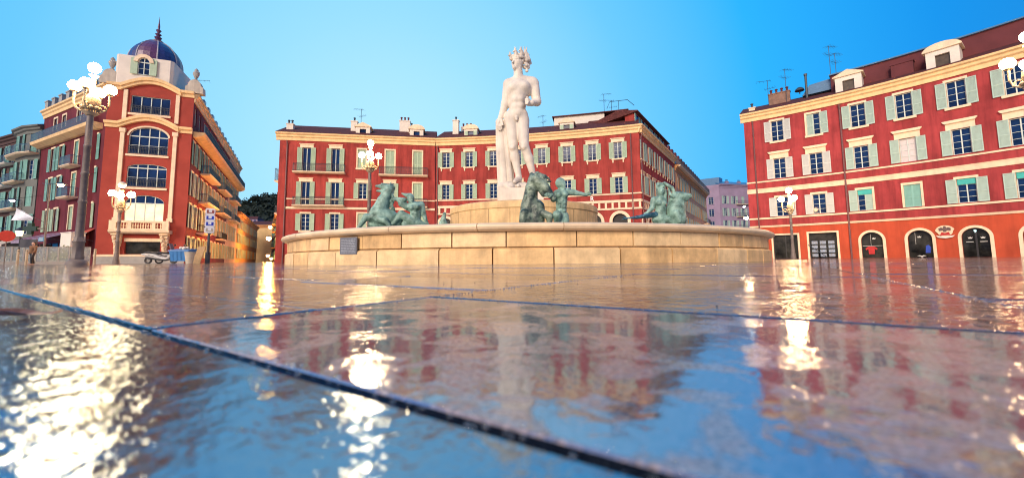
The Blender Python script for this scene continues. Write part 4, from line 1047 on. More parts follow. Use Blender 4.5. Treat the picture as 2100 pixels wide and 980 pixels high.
mb = MB(); ringwall(mb, 9.5, [(9.75, 0.39), (9.775, 0.405), (9.775, 0.735), (9.765, 0.745)], 46, 0.0032, OFF + 0.04, 0.2, 5, 4, 1); mb.build('wall_course', [STONE, STONE_B, STONE_C], FT)
mb = MB(); ringwall(mb, 9.25, [(9.78, 0.752), (9.88, 0.765), (9.96, 0.80), (9.99, 0.85), (9.97, 0.90), (9.90, 0.94), (9.80, 0.95)], 30, 0.0016, OFF + 0.02, 0.1, 7, 6); mb.build('rim', STONEW, FT)
WATER = mat('fountain_water', (0.03, 0.05, 0.05), 0.05, 0.1, 3, 0.004, 6, spec=0.6)
mb = MB(); mb.lathe([(9.3, 0.68), (9.3, 0.70)], 64, (FC.x, FC.y, 0)); mb.build('water', WATER, FT)
mb = MB()
PR = 3.45
mb.lathe([(PR + 0.05, 0.5), (PR + 0.05, 0.9), (PR, 0.95), (PR, 2.12), (PR + 0.03, 2.16), (PR + 0.03, 2.30), (PR + 0.01, 2.41), (PR - 0.06, 2.45), (PR - 0.3, 2.46)], 96, (FC.x, FC.y, 0)); ped = mb.build('pedestal', STONE, FT, 35)
mb = MB()
for i in range(24):
    t = 2 * math.pi * (i + 0.3) / 24; p = lambda r, z: (FC.x + r * math.cos(t), FC.y + r * math.sin(t), z)
    mb.tube([p(PR - 0.005, 0.9), p(PR - 0.005, 2.12)], 0.014, 5)
mb.build('joint', mat('stained_joint', (0.34, 0.22, 0.11), 0.9), ped)
# plaque on the basin
PLQ = mat('grey_metal_plaque', (0.16, 0.165, 0.18), 0.45, 0.08, 5, spec=0.5)
PLT = mat('engraved_line', (0.36, 0.37, 0.39), 0.5)
tq = math.atan2(9.47 - FC.y + 2.05, -4.2 - FC.x)
p0 = None
dd = ray(719, 507)
for s_ in np.arange(8, 18, 0.01):                      # where that sight line meets the wall
    q = Vector((0, 0, CAMZ)) + dd * s_
    if (Vector((q.x, q.y)) - FC).length <= 9.79: p0 = q; break
tq = math.atan2(p0.y - FC.y, p0.x - FC.x)
PT = Matrix.Translation((FC.x + 9.86 * math.cos(tq), FC.y + 9.86 * math.sin(tq), 0)) @ Matrix.Rotation(tq + math.pi / 2, 4, 'Z')
mb = MB(); mb.box(-0.32, 0.32, 0, 0.03, 0.27, 0.71, PT); pq = mb.build('plaque', PLQ, FT)
mb = MB(); rn = random.Random(2)
for i in range(9):
    x = -0.27; z = 0.66 - i * 0.042
    while x < 0.25:
        w_ = rn.uniform(0.03, 0.11); x1 = min(x + w_, 0.27); mb.box(x, x1, -0.004, 0.0, z - 0.016, z, PT); x = x1 + 0.02
mb.build('engraved_lines', PLT, pq)
# ------------------------------------------------------------------ sculptures: smooth-union distance fields turned into one skin
def sdf_mesh(name, prims, vox, material, parent=None, k=0.06, smooth=True):
    lo = np.full(3, 1e9); hi = np.full(3, -1e9)
    for pr in prims:
        if pr[0] == 'sub': continue
        a, b = np.array(pr[1]), np.array(pr[2]); r = max(pr[3], pr[4])
        lo = np.minimum(lo, np.minimum(a, b) - r); hi = np.maximum(hi, np.maximum(a, b) + r)
    lo -= vox * 4 + k; hi += vox * 4 + k
    n = np.ceil((hi - lo) / vox).astype(int) + 1
    F = np.full(n, 1.0)
    ax = [lo[i] + vox * np.arange(n[i]) for i in range(3)]
    for pr in prims:
        a, b = np.array(pr[1], float), np.array(pr[2], float); ra, rb = pr[3], pr[4]
        kk = pr[5] if len(pr) > 5 and pr[5] is not None else k
        sq = np.array(pr[6]) if len(pr) > 6 else np.ones(3)
        r = max(ra, rb) / sq.min() + kk * 1.6 + vox * 2
        i0 = np.maximum(0, np.floor((np.minimum(a, b) - r - lo) / vox).astype(int)); i1 = np.minimum(n, np.ceil((np.maximum(a, b) + r - lo) / vox).astype(int) + 1)
        if (i1 <= i0).any(): continue
        sl = tuple(slice(i0[i], i1[i]) for i in range(3))
        X, Y, Z = np.meshgrid(*[ax[i][sl[i]] for i in range(3)], indexing='ij')
        ab = (b - a) * sq; L2 = ab @ ab
        dx, dy, dz = (X - a[0]) * sq[0], (Y - a[1]) * sq[1], (Z - a[2]) * sq[2]
        t = np.clip((dx * ab[0] + dy * ab[1] + dz * ab[2]) / max(L2, 1e-9), 0, 1) if L2 > 1e-9 else np.zeros_like(dx)
        d = np.sqrt((dx - t * ab[0]) ** 2 + (dy - t * ab[1]) ** 2 + (dz - t * ab[2]) ** 2) - (ra + (rb - ra) * t)
        f = F[sl]
        if pr[0] == 'sub':
            h = np.maximum(kk - np.abs(f + d), 0) / kk
            F[sl] = np.maximum(f, -d) + h * h * kk / 4
        else:
            h = np.maximum(kk - np.abs(f - d), 0) / kk
            F[sl] = np.minimum(f, d) - h * h * kk / 4
    # surface nets
    S = F < 0
    c = [S[i:n[0] - 1 + i, j:n[1] - 1 + j, l:n[2] - 1 + l] for i in (0, 1) for j in (0, 1) for l in (0, 1)]
    cnt = sum(x.astype(np.int8) for x in c)
    I = np.argwhere((cnt > 0) & (cnt < 8))
    idx = np.full(np.array(n) - 1, -1, int); idx[tuple(I.T)] = np.arange(len(I))
    pos = np.zeros((len(I), 3)); num = np.zeros(len(I))
    corners = [np.array((i, j, l)) for i in (0, 1) for j in (0, 1) for l in (0, 1)]
    for p in range(8):
        for q in range(p + 1, 8):
            if np.abs(corners[p] - corners[q]).sum() != 1: continue
            fa = F[tuple((I + corners[p]).T)]; fb = F[tuple((I + corners[q]).T)]
            m = (fa < 0) != (fb < 0); t = np.where(m, fa / np.where(m, fa - fb, 1), 0)
            pt = corners[p] + t[:, None] * (corners[q] - corners[p])
            pos += np.where(m[:, None], pt, 0); num += m
    V = lo + vox * (I + pos / num[:, None])
    faces = []
    for axis in range(3):
        u, v = (axis + 1) % 3, (axis + 2) % 3
        s0 = [slice(1, n[i] - 1) for i in range(3)]; s1 = list(s0); s0[axis] = slice(0, n[axis] - 1); s1[axis] = slice(1, n[axis])
        A0, A1 = S[tuple(s0)], S[tuple(s1)]
        E_ = np.argwhere(A0 != A1)
        if not len(E_): continue
        off = np.ones(3, int); off[axis] = 0
        G = E_ + off; flip = A0[tuple(E_.T)]
        def cell(du, dv):
            q = G.copy(); q[:, u] += du; q[:, v] += dv; return idx[tuple(q.T)]
        quad = np.stack([cell(-1, -1), cell(0, -1), cell(0, 0), cell(-1, 0)], 1)
        quad[~flip] = quad[~flip][:, ::-1]
        faces.append(quad)
    faces = np.concatenate(faces)
    me = bpy.data.meshes.new(name)
    me.from_pydata(V.tolist(), [], faces.tolist())
    me.polygons.foreach_set('use_smooth', [True] * len(me.polygons)); me.update()
    me.materials.append(material)
    return link(name, me, parent)
def cap(a, b, ra, rb=None, k=None, sq=None):
    t = ['cap', tuple(a), tuple(b), ra, ra if rb is None else rb, k]
    if sq is not None: t.append(sq)
    return tuple(t)
def ball(a, r, k=None, sq=None): return cap(a, a, r, r, k, sq)
def sub(a, r, k=0.03): return ('sub', tuple(a), tuple(a), r, r, k)

class Sheet:
    """reads positions off one upright plane: picture-sheet units -> metres, with depth towards/away"""
    def __init__(s, Y, ox, oy, sc): s.Y, s.ox, s.oy, s.sc = Y, ox, oy, sc; s.u = (s(10, 0) - s(0, 0)).length / 10 if True else 0
    def __call__(s, x, y, d=0):
        p = at_y(s.ox + x / s.sc, s.oy + y / s.sc, s.Y)
        if d: p = p + Vector((0, d * s.u, 0))
        return p
# --- statue
q = Sheet(FC.y, 960, 80, 2.8); U = q.u
st = empty('statue', (0.2, FC.y, 2.46), 'tall white marble statue of a standing nude man wearing a crown of small horses', 'statue')
C = lambda x0, y0, d0, r0, x1, y1, d1, r1, k=None: cap(q(x0, y0, d0), q(x1, y1, d1), r0 * U, r1 * U, None if k is None else k * U)
Bq = lambda x, y, d, r, k=None, sq=None: ball(q(x, y, d), r * U, None if k is None else k * U, sq)
pr = [C(252, 448, 0, 41, 302, 440, 0, 41), C(280, 425, 0, 46, 284, 380, 0, 46), C(284, 370, 0, 48, 288, 290, 0, 58), C(258, 300, -4, 44, 322, 294, -2, 46),
      C(236, 258, 0, 28, 290, 232, 4, 26), C(364, 248, 2, 31, 290, 232, 4, 26), C(240, 268, 0, 30, 360, 262, 0, 34), C(290, 228, 4, 28, 286, 175, 0, 25),
      Bq(258, 292, -36, 26, 14), Bq(322, 287, -34, 27, 14), Bq(270, 365, -38, 17, 14), Bq(300, 362, -38, 17, 14), Bq(272, 402, -34, 18, 14), Bq(300, 400, -34, 18, 14), Bq(284, 440, -26, 24, 18),
      C(246, 462, 0, 39, 258, 610, -8, 26), C(258, 610, -8, 26, 268, 680, 4, 25, 8), C(268, 680, 4, 25, 290, 785, 6, 17, 14), Bq(255, 632, -24, 15, 8),
      C(290, 800, 6, 18, 268, 826, -38, 12, 10), C(290, 805, 6, 17, 296, 822, 16, 14, 8),
      C(310, 470, 0, 41, 320, 615, -26, 26), C(320, 615, -26, 26, 348, 690, -8, 24, 8), C(348, 690, -8, 24, 374, 785, 4, 16, 14), Bq(318, 634, -40, 15, 8), C(376, 800, 4, 16, 392, 826, -36, 12, 10),
      C(230, 262, 0, 29, 214, 372, 6, 23), C(214, 372, 6, 23, 186, 452, 2, 14, 10), C(184, 458, 2, 13, 178, 482, -4, 13, 8),
      C(376, 256, 2, 31, 394, 362, -2, 24), C(394, 362, -2, 24, 364, 386, -44, 16, 10), C(362, 388, -46, 15, 344, 392, -54, 15, 8),
      # head
      Bq(284, 142, -2, 33, 10, (1, 1, 0.86)), C(272, 150, -16, 22, 268, 172, -20, 15, 10), C(262, 140, -32, 6, 255, 156, -42, 6, 6), C(262, 128, -30, 8, 288, 126, -32, 8, 6), Bq(258, 170, -32, 6, 6), Bq(262, 180, -30, 8, 6), Bq(305, 148, -8, 8, 6),
      sub(q(259, 138, -40), 5 * U), sub(q(281, 137, -40), 5 * U), sub(q(257, 164, -46), 3.5 * U)]
rn = random.Random(5)
for i in range(34):
    a = rn.uniform(0, 1); x = 296 + 44 * a + rn.uniform(-8, 8); y = 104 + 78 * a * rn.uniform(0.5, 1.05) + rn.uniform(-8, 8)
    pr.append(Bq(x, y, rn.uniform(-16, 24), rn.uniform(7, 12), 4))
for x, y in ((256, 112), (270, 106), (284, 103), (300, 103)): pr.append(Bq(x, y, -22, 11, 6))
# five unequal fingers on each hand
for i, (dx, ln) in enumerate(((-9, 34), (-3, 42), (4, 44), (10, 36))):
    pr.append(C(180 + dx, 484, -8, 5.5, 178 + dx * 1.2, 484 + ln * 0.55, -12, 5, 3)); pr.append(C(178 + dx * 1.2, 484 + ln * 0.55, -12, 5, 181 + dx * 1.2, 484 + ln, -8, 4, 3))
pr.append(C(192, 470, -12, 6, 200, 500, -18, 5, 3))
for i, (dy, ln) in enumerate(((-10, 20), (-2, 24), (6, 23), (14, 18))):
    pr.append(C(346, 388 + dy, -60, 6, 330, 386 + dy, -70, 5.5, 3)); pr.append(C(330, 386 + dy, -70, 5.5, 330 + ln * 0.5, 392 + dy, -84, 4.5, 3))
pr.append(C(350, 378, -62, 6, 336, 366, -74, 5, 3))
pr += [Bq(278, 466, -42, 9, 6), Bq(278, 478, -42, 8, 5)]
sdf_mesh('body', pr, 0.021, MARBLE, st, 10 * U)
# crown of small horses
pr = []
for x, y, d, s in ((240, 104, -24, 0.9), (268, 84, -32, 1.0), (300, 78, -28, 1.0), (326, 84, -10, 1.5), (344, 104, 14, 1.1), (286, 84, 24, 1.0)):
    pr += [C(x + 6 * s, y + 28 * s, d, 9 * s, x + 2 * s, y - 4 * s, d - 4, 6 * s, 4), C(x + 2 * s, y + 2 * s, d - 4, 7 * s, x - 9 * s, y + 12 * s, d - 10, 4 * s, 3), C(x + 4 * s, y, d - 2, 3.5 * s, x + 7 * s, y - 20 * s, d, 2 * s, 2),
           C(x - 1 * s, y, d - 6, 3.5 * s, x - 3 * s, y - 19 * s, d - 6, 2 * s, 2), C(x + 10 * s, y + 6 * s, d, 5 * s, x + 15 * s, y + 26 * s, d + 3, 6 * s, 4)]
for i in range(20):
    t = 2 * math.pi * i / 20; pr.append(Bq(288 + 40 * math.cos(t), 116 - 5 * math.sin(t), 34 * math.sin(t), 8, 6))
sdf_mesh('horse_crown', pr, 0.024, MARBLED, st, 5 * U)
pr = []
for i in range(8):
    x = 166 + i * 7.5; d = 14 + 12 * math.sin(i * 1.9)
    pr += [C(x, 468 + (i % 3) * 8, d, 9, x + 3 + i * 1.5, 600, d + 4, 11, 4), C(x + 3 + i * 1.5, 600, d + 4, 11, 182 + i * 11, 838, d + 2, 13, 4)]
pr += [C(178, 466, 8, 14, 216, 476, 14, 13, 8), C(194, 540, 26, 20, 212, 836, 30, 26)]
sdf_mesh('drapery', pr, 0.03, MARBLED, st, 7 * U)
pr = [C(196, 848, -10, 24, 330, 852, -10, 24), C(230, 846, 30, 26, 390, 852, 20, 24), C(376, 848, -20, 22, 396, 850, -10, 22), C(210, 838, 20, 20, 250, 842, -30, 16)]
for i in range(26): pr.append(Bq(rn.uniform(185, 400), rn.uniform(846, 866), rn.uniform(-50, 60), rn.uniform(10, 20), 8))
sdf_mesh('rock_base', pr, 0.04, MARBLED, st, 12 * U)
mb = MB(); a = q(172, 872); b = q(424, 872)
mb.box(a.x, b.x, FC.y - 0.85, FC.y + 0.85, 2.46, a.z); o = mb.build('plinth', MARBLE, st)

def group(name, label, Y, ox, oy, sc, base):
    s = Sheet(Y, ox, oy, sc); e = empty(name, base, label, 'sculpture', 'bronze groups in the fountain basin')
    return s, e
def tools(s):
    u = s.u
    return (lambda x0, y0, d0, r0, x1, y1, d1, r1, k=None: cap(s(x0, y0, d0), s(x1, y1, d1), r0 * u, r1 * u, None if k is None else k * u),
            lambda x, y, d, r, k=None, sq=None: ball(s(x, y, d), r * u, None if k is None else k * u, sq), u)
def hand(C, x, y, d, dx, dy, s, n=4):                     # palm and five fingers heading (dx, dy)
    out = [C(x, y, d, 20 * s, x + dx * 26 * s, y + dy * 26 * s, d - 4, 19 * s, 10)]
    for i, ln in enumerate((50, 62, 58, 44)[:n]):
        o = (i - 1.5) * 13 * s; px, py = x + dx * 34 * s - dy * o, y + dy * 34 * s + dx * o
        mx_, my_ = px + dx * ln * 0.5 * s, py + dy * ln * 0.5 * s
        out += [C(px, py, d - 4, 8.5 * s, mx_, my_, d - 10, 8 * s, 4), C(mx_, my_, d - 10, 8 * s, px + dx * ln * 0.85 * s, py + dy * ln * 0.85 * s, d + 8, 6.5 * s, 4)]
    out.append(C(x + dx * 8 * s + dy * 20 * s, y + dy * 8 * s - dx * 20 * s, d - 10, 9 * s, x + dx * 40 * s + dy * 40 * s, y + dy * 40 * s - dx * 40 * s, d - 24, 7 * s, 4))
    return out
def block(e, c, r, z0, z1):
    mb = MB(); mb.lathe([(r, z0), (r, z1 - 0.1), (r - 0.06, z1)], 20, (c[0], c[1], 0)); mb.build('base_block', BRONZED, e)
# --- left group: rearing horse and seated man
s, e = group('horse_and_man_sculpture', 'green bronze sculpture of a rearing horse facing left with a seated man leaning behind it', 16.0, 720, 350, 7.0, (-4.8, 16.0, 0.7))
C, Bq, u = tools(s)
pr = [C(372, 226, 0, 20, 470, 226, 0, 42, 20), C(470, 226, 0, 42, 556, 256, 0, 56, 26), C(376, 288, 0, 16, 474, 300, 0, 30, 16), C(474, 300, 0, 30, 545, 300, 0, 46, 20), sub(s(372, 258, 0), 22 * u, 0.02), Bq(366, 222, -8, 16, 8),
      C(560, 205, -28, 14, 590, 168, -34, 5, 6), C(580, 210, 24, 14, 608, 178, 28, 5, 6), Bq(452, 212, -38, 12, 8),
      C(540, 290, 0, 70, 468, 440, 0, 92), C(468, 440, 0, 92, 410, 600, 0, 128), C(400, 620, 0, 130, 560, 690, 20, 120), C(400, 690, 0, 105, 420, 760, 0, 105), C(560, 690, 20, 120, 660, 740, 30, 90),
      C(330, 680, -60, 66, 250, 672, -84, 46, 20), C(250, 672, -84, 46, 140, 830, -90, 24, 16), C(420, 700, -80, 60, 520, 730, -110, 44, 20), C(520, 720, -110, 42, 590, 800, -110, 26, 14),
      C(300, 760, 0, 60, 470, 850, 0, 90)]
for i in range(14):
    t = i / 13; pr.append(C(575 + 20 * math.sin(i * 2.1), 210 + 330 * t, 10 * math.cos(i * 1.7), 24, 606 + 16 * math.cos(i), 240 + 330 * t, 20 * math.sin(i), 14, 8))
sdf_mesh('horse', pr, 0.02, BRONZE, e, 17 * u)
pr = [C(870, 520, 0, 66, 985, 510, 0, 62), C(930, 530, 0, 84, 930, 640, 0, 74), C(930, 640, 0, 74, 910, 730, 0, 82), Bq(890, 540, -62, 40, 16), Bq(970, 530, -60, 40, 16), Bq(905, 620, -58, 24, 12), Bq(950, 620, -58, 24, 12),
      C(900, 490, 0, 38, 872, 450, -10, 36), Bq(862, 400, -14, 52, 20, (1, 1, 0.85)), C(888, 420, -50, 9, 896, 438, -62, 9, 6), C(870, 402, -56, 10, 900, 404, -50, 9, 6), C(862, 440, -40, 24, 878, 462, -46, 16, 12),
      C(845, 372, 0, 44, 725, 326, 10, 9, 14), C(850, 355, 0, 34, 780, 340, 14, 16, 10),
      C(850, 540, 0, 54, 730, 480, -20, 42), C(730, 480, -20, 42, 700, 425, -30, 32, 14), C(770, 425, -26, 36, 640, 412, -30, 26, 14),
      C(1010, 490, 0, 46, 1040, 620, 10, 34), C(1040, 620, 10, 34, 1085, 745, 0, 22, 14),
      C(890, 730, -20, 74, 735, 630, -50, 52), C(735, 630, -50, 52, 640, 745, -60, 36, 18), C(640, 745, -60, 32, 590, 790, -80, 20, 12), C(900, 745, 20, 72, 780, 770, -30, 48), C(960, 760, 0, 70, 1050, 800, 0, 50)]
pr += hand(C, 650, 412, -36, -1, 0.05, 0.8) + hand(C, 1086, 748, 0, 0.3, 0.95, 0.8)
sdf_mesh('man', pr, 0.018, BRONZE, e, 13 * u)
block(e, (-4.85, 16.3), 1.1, 0.4, s(400, 800).z - 0.28)
# --- front group: horse held by a man with one arm stretched out
s, e = group('horse_and_man_sculpture', 'dark bronze sculpture in front, a man pulling a maned horse by the muzzle, arm outstretched', 13.0, 1020, 340, 7.0, (1.3, 13.0, 0.7))
C, Bq, u = tools(s)
pr = [C(520, 180, 0, 74, 490, 330, 10, 92), C(490, 330, 10, 92, 470, 500, 20, 110), C(460, 560, 20, 120, 560, 600, 20, 120), C(440, 600, 10, 110, 450, 780, 0, 120), C(560, 610, 0, 115, 560, 780, 0, 120),
      C(550, 215, -40, 84, 680, 330, -70, 66), C(680, 330, -70, 66, 780, 455, -90, 46), Bq(795, 478, -92, 40, 14), C(610, 300, -40, 66, 660, 420, -60, 40, 20), sub(s(818, 470, -126), 12 * u, 0.015), Bq(590, 280, -120, 16, 8), sub(s(588, 282, -136), 8 * u, 0.01), C(560, 262, -118, 14, 620, 270, -124, 12, 8),
      C(700, 170, -20, 20, 748, 200, -24, 12, 8), C(690, 240, -80, 22, 760, 240, -70, 12, 8), C(480, 120, 0, 20, 500, 96, 0, 8, 6),
      C(640, 690, -90, 54, 735, 740, -130, 52, 18), C(735, 740, -130, 52, 740, 850, -110, 34, 14), C(380, 690, -80, 62, 360, 800, -90, 50, 20)]
for i in range(30):
    t = i / 29; x = 600 - 190 * t ** 0.6 + rn.uniform(-24, 24); y = 105 + 400 * t + rn.uniform(-16, 16)
    pr.append(C(x, y, -50 + rn.uniform(-30, 30), rn.uniform(16, 26), x - 16 + rn.uniform(-10, 20), y + rn.uniform(40, 80), -60, 12, 7))
for i in range(9): pr.append(C(560 + 16 * i, 110 + 6 * i, -40, 20, 580 + 16 * i + rn.uniform(-20, 20), 150 + 12 * i, -80, 12, 7))
sdf_mesh('horse', pr, 0.017, BRONZED, e, 15 * u)
pr = [C(860, 400, 0, 56, 990, 385, 0, 54), C(920, 410, 0, 90, 920, 520, 0, 82), C(920, 520, 0, 80, 915, 700, 0, 74), Bq(880, 430, -66, 42, 16), Bq(965, 425, -64, 42, 16), C(925, 470, -74, 14, 920, 700, -70, 12, 10)]
for y in (540, 600, 655): pr += [Bq(890, y, -66, 22, 12), Bq(952, y, -64, 22, 12)]
pr += [C(920, 390, 0, 40, 915, 320, -6, 40), Bq(902, 250, -8, 72, 18, (1, 1, 0.92)), C(940, 290, -50, 34, 950, 330, -54, 22, 14), C(962, 270, -60, 9, 972, 288, -66, 9, 6), C(925, 250, -66, 10, 965, 252, -58, 9, 6), Bq(850, 262, 0, 14, 8),
       C(1000, 372, 0, 48, 1120, 392, -10, 38), C(1120, 392, -10, 38, 1270, 420, -20, 22, 14), C(850, 405, 0, 46, 800, 490, -40, 36), C(800, 490, -40, 36, 770, 455, -110, 26, 14),
       C(890, 720, 0, 70, 840, 720, -120, 60), C(840, 720, -120, 60, 850, 850, -90, 36, 16), C(960, 720, 0, 64, 975, 790, -20, 56), C(915, 760, 0, 80, 915, 830, 0, 80)]
pr += hand(C, 1280, 420, -22, 0.95, -0.2, 0.9) + hand(C, 765, 440, -140, -1, 0.02, 1.15)
sdf_mesh('man', pr, 0.017, BRONZE, e, 12 * u)
block(e, (1.25, 13.2), 0.75, 0.4, s(500, 770).z - 0.22)
# --- right group: man and bull
s, e = group('bull_and_man_sculpture', 'pale green bronze sculpture of a wild haired man sitting beside a horned bull', 16.0, 1270, 360, 8.167, (6.2, 16.0, 0.7))
C, Bq, u = tools(s)
pr = [C(600, 410, 0, 58, 720, 420, 0, 56), C(680, 420, 0, 84, 690, 560, 0, 84), C(690, 560, 0, 84, 680, 720, 0, 96), Bq(640, 470, -66, 42, 16), Bq(725, 470, -64, 42, 16), Bq(665, 580, -66, 22, 12), Bq(715, 580, -66, 22, 12),
      C(690, 390, 0, 42, 690, 320, -6, 44), Bq(692, 262, -10, 60, 18, (1, 1, 0.88)), C(685, 250, -66, 10, 678, 280, -76, 10, 6), C(655, 240, -60, 10, 725, 240, -60, 10, 6), C(690, 300, -50, 26, 690, 320, -48, 16, 12), sub(s(665, 256, -72), 8 * u, 0.012), sub(s(712, 256, -72), 8 * u, 0.012),
      C(580, 410, 0, 54, 540, 550, -20, 40), C(540, 550, -20, 40, 470, 615, -40, 26, 14), C(740, 430, 10, 48, 770, 330, 20, 36), C(770, 330, 20, 34, 730, 200, 30, 26, 14),
      C(690, 720, 0, 90, 800, 740, -40, 60), C(800, 740, -40, 60, 880, 790, -60, 36), C(620, 740, 0, 70, 700, 790, -30, 60)]
for i in range(20): pr.append(C(690 + rn.uniform(-60, 60), 190 + rn.uniform(-40, 30), rn.uniform(-30, 40), rn.uniform(16, 28), 690 + rn.uniform(-70, 70), 150 + rn.uniform(-40, 90), rn.uniform(-20, 50), 10, 7))
pr += hand(C, 466, 618, -40, -0.8, 0.5, 1.0)
sdf_mesh('man', pr, 0.018, BRONZE, e, 13 * u)
pr = [C(940, 340, 0, 74, 1050, 350, -10, 72), C(1050, 350, -10, 72, 1150, 345, -20, 44), Bq(1165, 348, -24, 42, 14), sub(s(1178, 342, -58), 11 * u, 0.012), C(1000, 410, 0, 60, 1120, 400, -16, 34, 20), Bq(1010, 322, -70, 14, 8), C(985, 306, -64, 14, 1040, 310, -66, 10, 8),
      C(960, 400, 20, 110, 950, 560, 20, 150), C(950, 580, 20, 155, 960, 740, 20, 160), C(1040, 460, 10, 60, 1060, 640, 10, 60), C(900, 640, -100, 60, 950, 770, -110, 50),
      C(900, 300, -30, 26, 905, 250, -40, 14, 10), C(760, 130, 0, 26, 870, 210, -20, 34, 10), C(870, 210, -20, 34, 900, 270, -30, 26, 10),
      C(810, 230, -40, 14, 832, 330, -60, 22, 6), C(832, 330, -60, 22, 885, 372, -66, 24, 6), C(885, 372, -66, 24, 925, 320, -50, 26, 8), C(905, 430, -50, 14, 880, 425, -56, 10, 6)]
for i in range(16): pr.append(C(760 + rn.uniform(-20, 30), 230 + 13 * i, rn.uniform(0, 30), 20, 775 + rn.uniform(-20, 30), 280 + 12 * i, rn.uniform(-10, 30), 11, 7))
for i in range(10): pr.append(C(920 + 14 * i, 430 + rn.uniform(-10, 20), -60, 18, 900 + 16 * i, 500 + rn.uniform(0, 30), -90, 10, 8))
sdf_mesh('bull', pr, 0.022, BRONZE, e, 16 * u)
pr = [C(610, 660, -30, 46, 460, 675, -40, 40), C(460, 675, -40, 40, 280, 705, -40, 26), C(280, 705, -40, 26, 90, 722, -40, 10), C(100, 722, -40, 14, 40, 700, -60, 6), C(100, 722, -40, 14, 30, 740, -20, 6), C(590, 630, -60, 20, 400, 680, -80, 14, 8)]
sdf_mesh('fish_tail', pr, 0.022, BRONZEB, e, 20 * u)
block(e, (6.25, 16.3), 0.9, 0.4, s(700, 750).z - 0.25)
# --- the group half hidden behind the pedestal
s, e = group('reclining_bronze_sculpture', 'bronze figure mostly hidden behind the left side of the round pedestal', 24.0, 895, 425, 20, (-4.2, 24.0, 0.7))
C, Bq, u = tools(s)
pr = [C(300, 420, 0, 90, 300, 640, 0, 110), Bq(330, 280, 0, 80, 30), C(260, 420, 0, 60, 180, 600, 0, 44), C(300, 640, 0, 110, 140, 800, 0, 70), C(360, 660, 0, 100, 420, 900, 0, 80), C(150, 640, 0, 60, 200, 900, 0, 90), C(330, 350, 0, 60, 310, 420, 0, 60)]
sdf_mesh('figure', pr, 0.03, BRONZE, e, 40 * u)
block(e, (-4.2, 24.1), 1.1, 0.4, s(300, 900).z + 0.1)
# ------------------------------------------------------------------ lamp posts
def lamp(name, label, loc, H, kind, rz=0.0, group='candelabra lamps of the square', top_lit=True, tilt=0.0, light=0):
    """H = height of the top globe's centre"""
    e = empty(name, loc, label, 'street lamp', group, rz)
    big = kind == 'big'
    k = H / 10.8 if big else H / 5.9
    lm = GLOBE if big else GLOBES
    z0 = 8.35 * k if big else 4.05 * k                       # where the arms leave the shaft
    r = 0.165 * k if big else 0.11 * k
    P = lambda nm, m, m_, sm=40: part_at(nm, m_.mesh(nm, m, sm), e)
    mb = MB()
    if big:
        mb.lathe([(0.44 * k, -0.05), (0.44 * k, 0.08), (0.38 * k, 0.22), (0.28 * k, 0.3)], 24); mb.lathe([(0.27 * k, 0.3), (0.28 * k, 0.42), (0.25 * k, 0.5), (0.24 * k, 1.15), (0.28 * k, 1.22), (0.22 * k, 1.36), (r * 1.12, 1.5)], 8)
    else:
        mb.lathe([(0.2 * k, -0.05), (0.2 * k, 0.2), (0.15 * k, 0.5), (0.15 * k, 0.75), (0.115 * k, 0.9)], 14)
    P('base', POST, mb)
    mb = MB(); zb = 1.4 if big else 0.85
    prof = [(r * 1.15, zb), (r * 1.05, zb + 0.2 * k)]
    for f in (0.28, 0.5, 0.72):
        zz = zb + (z0 - zb) * f; rr = r * (1.04 - 0.24 * f)
        prof += [(rr, zz - 0.08 * k), (rr * 1.14, zz - 0.05 * k), (rr * 1.14, zz + 0.05 * k), (rr * 0.97, zz + 0.08 * k)]
    prof += [(r * 0.82, z0 - 0.3 * k), (r * 0.82, z0)]
    mb.lathe(prof, 18); P('shaft', POST, mb)
    ht = H - 0.45 * k                                            # underside of the top globe
    mb = MB(); a = 0.36 * k if big else 0.2 * k
    mb.lathe([(a * 0.55, z0 - 0.25 * k), (a, z0 - 0.1 * k), (a * 0.6, z0 + 0.05 * k), (a * 1.05, z0 + 0.35 * k), (a * 0.95, z0 + 0.7 * k), (a * 0.5, z0 + 0.85 * k), (a * 0.32, z0 + 1.0 * k), (a * 0.28, ht - 0.1 * k), (a * 0.6, ht)], 14)
    for i in range(10):
        t = 2 * math.pi * i / 10; mb.ball((a * 1.02 * math.cos(t), a * 1.02 * math.sin(t), z0 + 0.15 * k), a * 0.28, 6)
    P('collar', POSTG, mb)
    gr = 0.28 * k if big else 0.24 * k
    def globe(par, c, lit=True):
        b = MB(); b.ball(c, gr, 16); part_at('globe', b.mesh('globe', lm if lit else OPAL, 60), par)
    mb = MB(); mb.lathe([(gr * 0.5, ht - 0.06 * k), (gr * 0.6, ht + 0.04 * k)], 12); tp = P('top_holder', POSTG, mb); globe(tp, (0, 0, H), top_lit)
    na = 4 if big else 3
    out = 0.72 * k if big else 0.58 * k
    zg = H - (1.15 * k if big else 0.72 * k)
    for i in range(na):
        t = 2 * math.pi * i / na
        mb = MB(); c, s_ = math.cos(t), math.sin(t)
        q = lambda d, z: (d * c, d * s_, z)
        mb.tube([q(a * 0.6, z0 + 0.05 * k), q(out * 0.55, z0 - 0.02 * k), q(out * 0.85, z0 + 0.12 * k), q(out, z0 + 0.4 * k), q(out, zg - gr * 1.15)], 0.055 * k if big else 0.04 * k, 8)
        mb.tube([q(out * 0.62 + 0.2 * k * math.cos(v) * (0.75 if big else .5), z0 + 0.2 * k + 0.2 * k * math.sin(v) * (0.75 if big else .5)) for v in np.linspace(-1.2, 4.2, 12)], 0.035 * k if big else 0.025 * k, 6)
        mb.lathe([(gr * 0.3, zg - gr * 1.2), (gr * 0.62, zg - gr * 1.05), (gr * 0.62, zg - gr * 0.85)], 10, (out * c, out * s_, 0))
        ar = P('arm', POSTG, mb); globe(ar, (out * c, out * s_, zg))
    return e
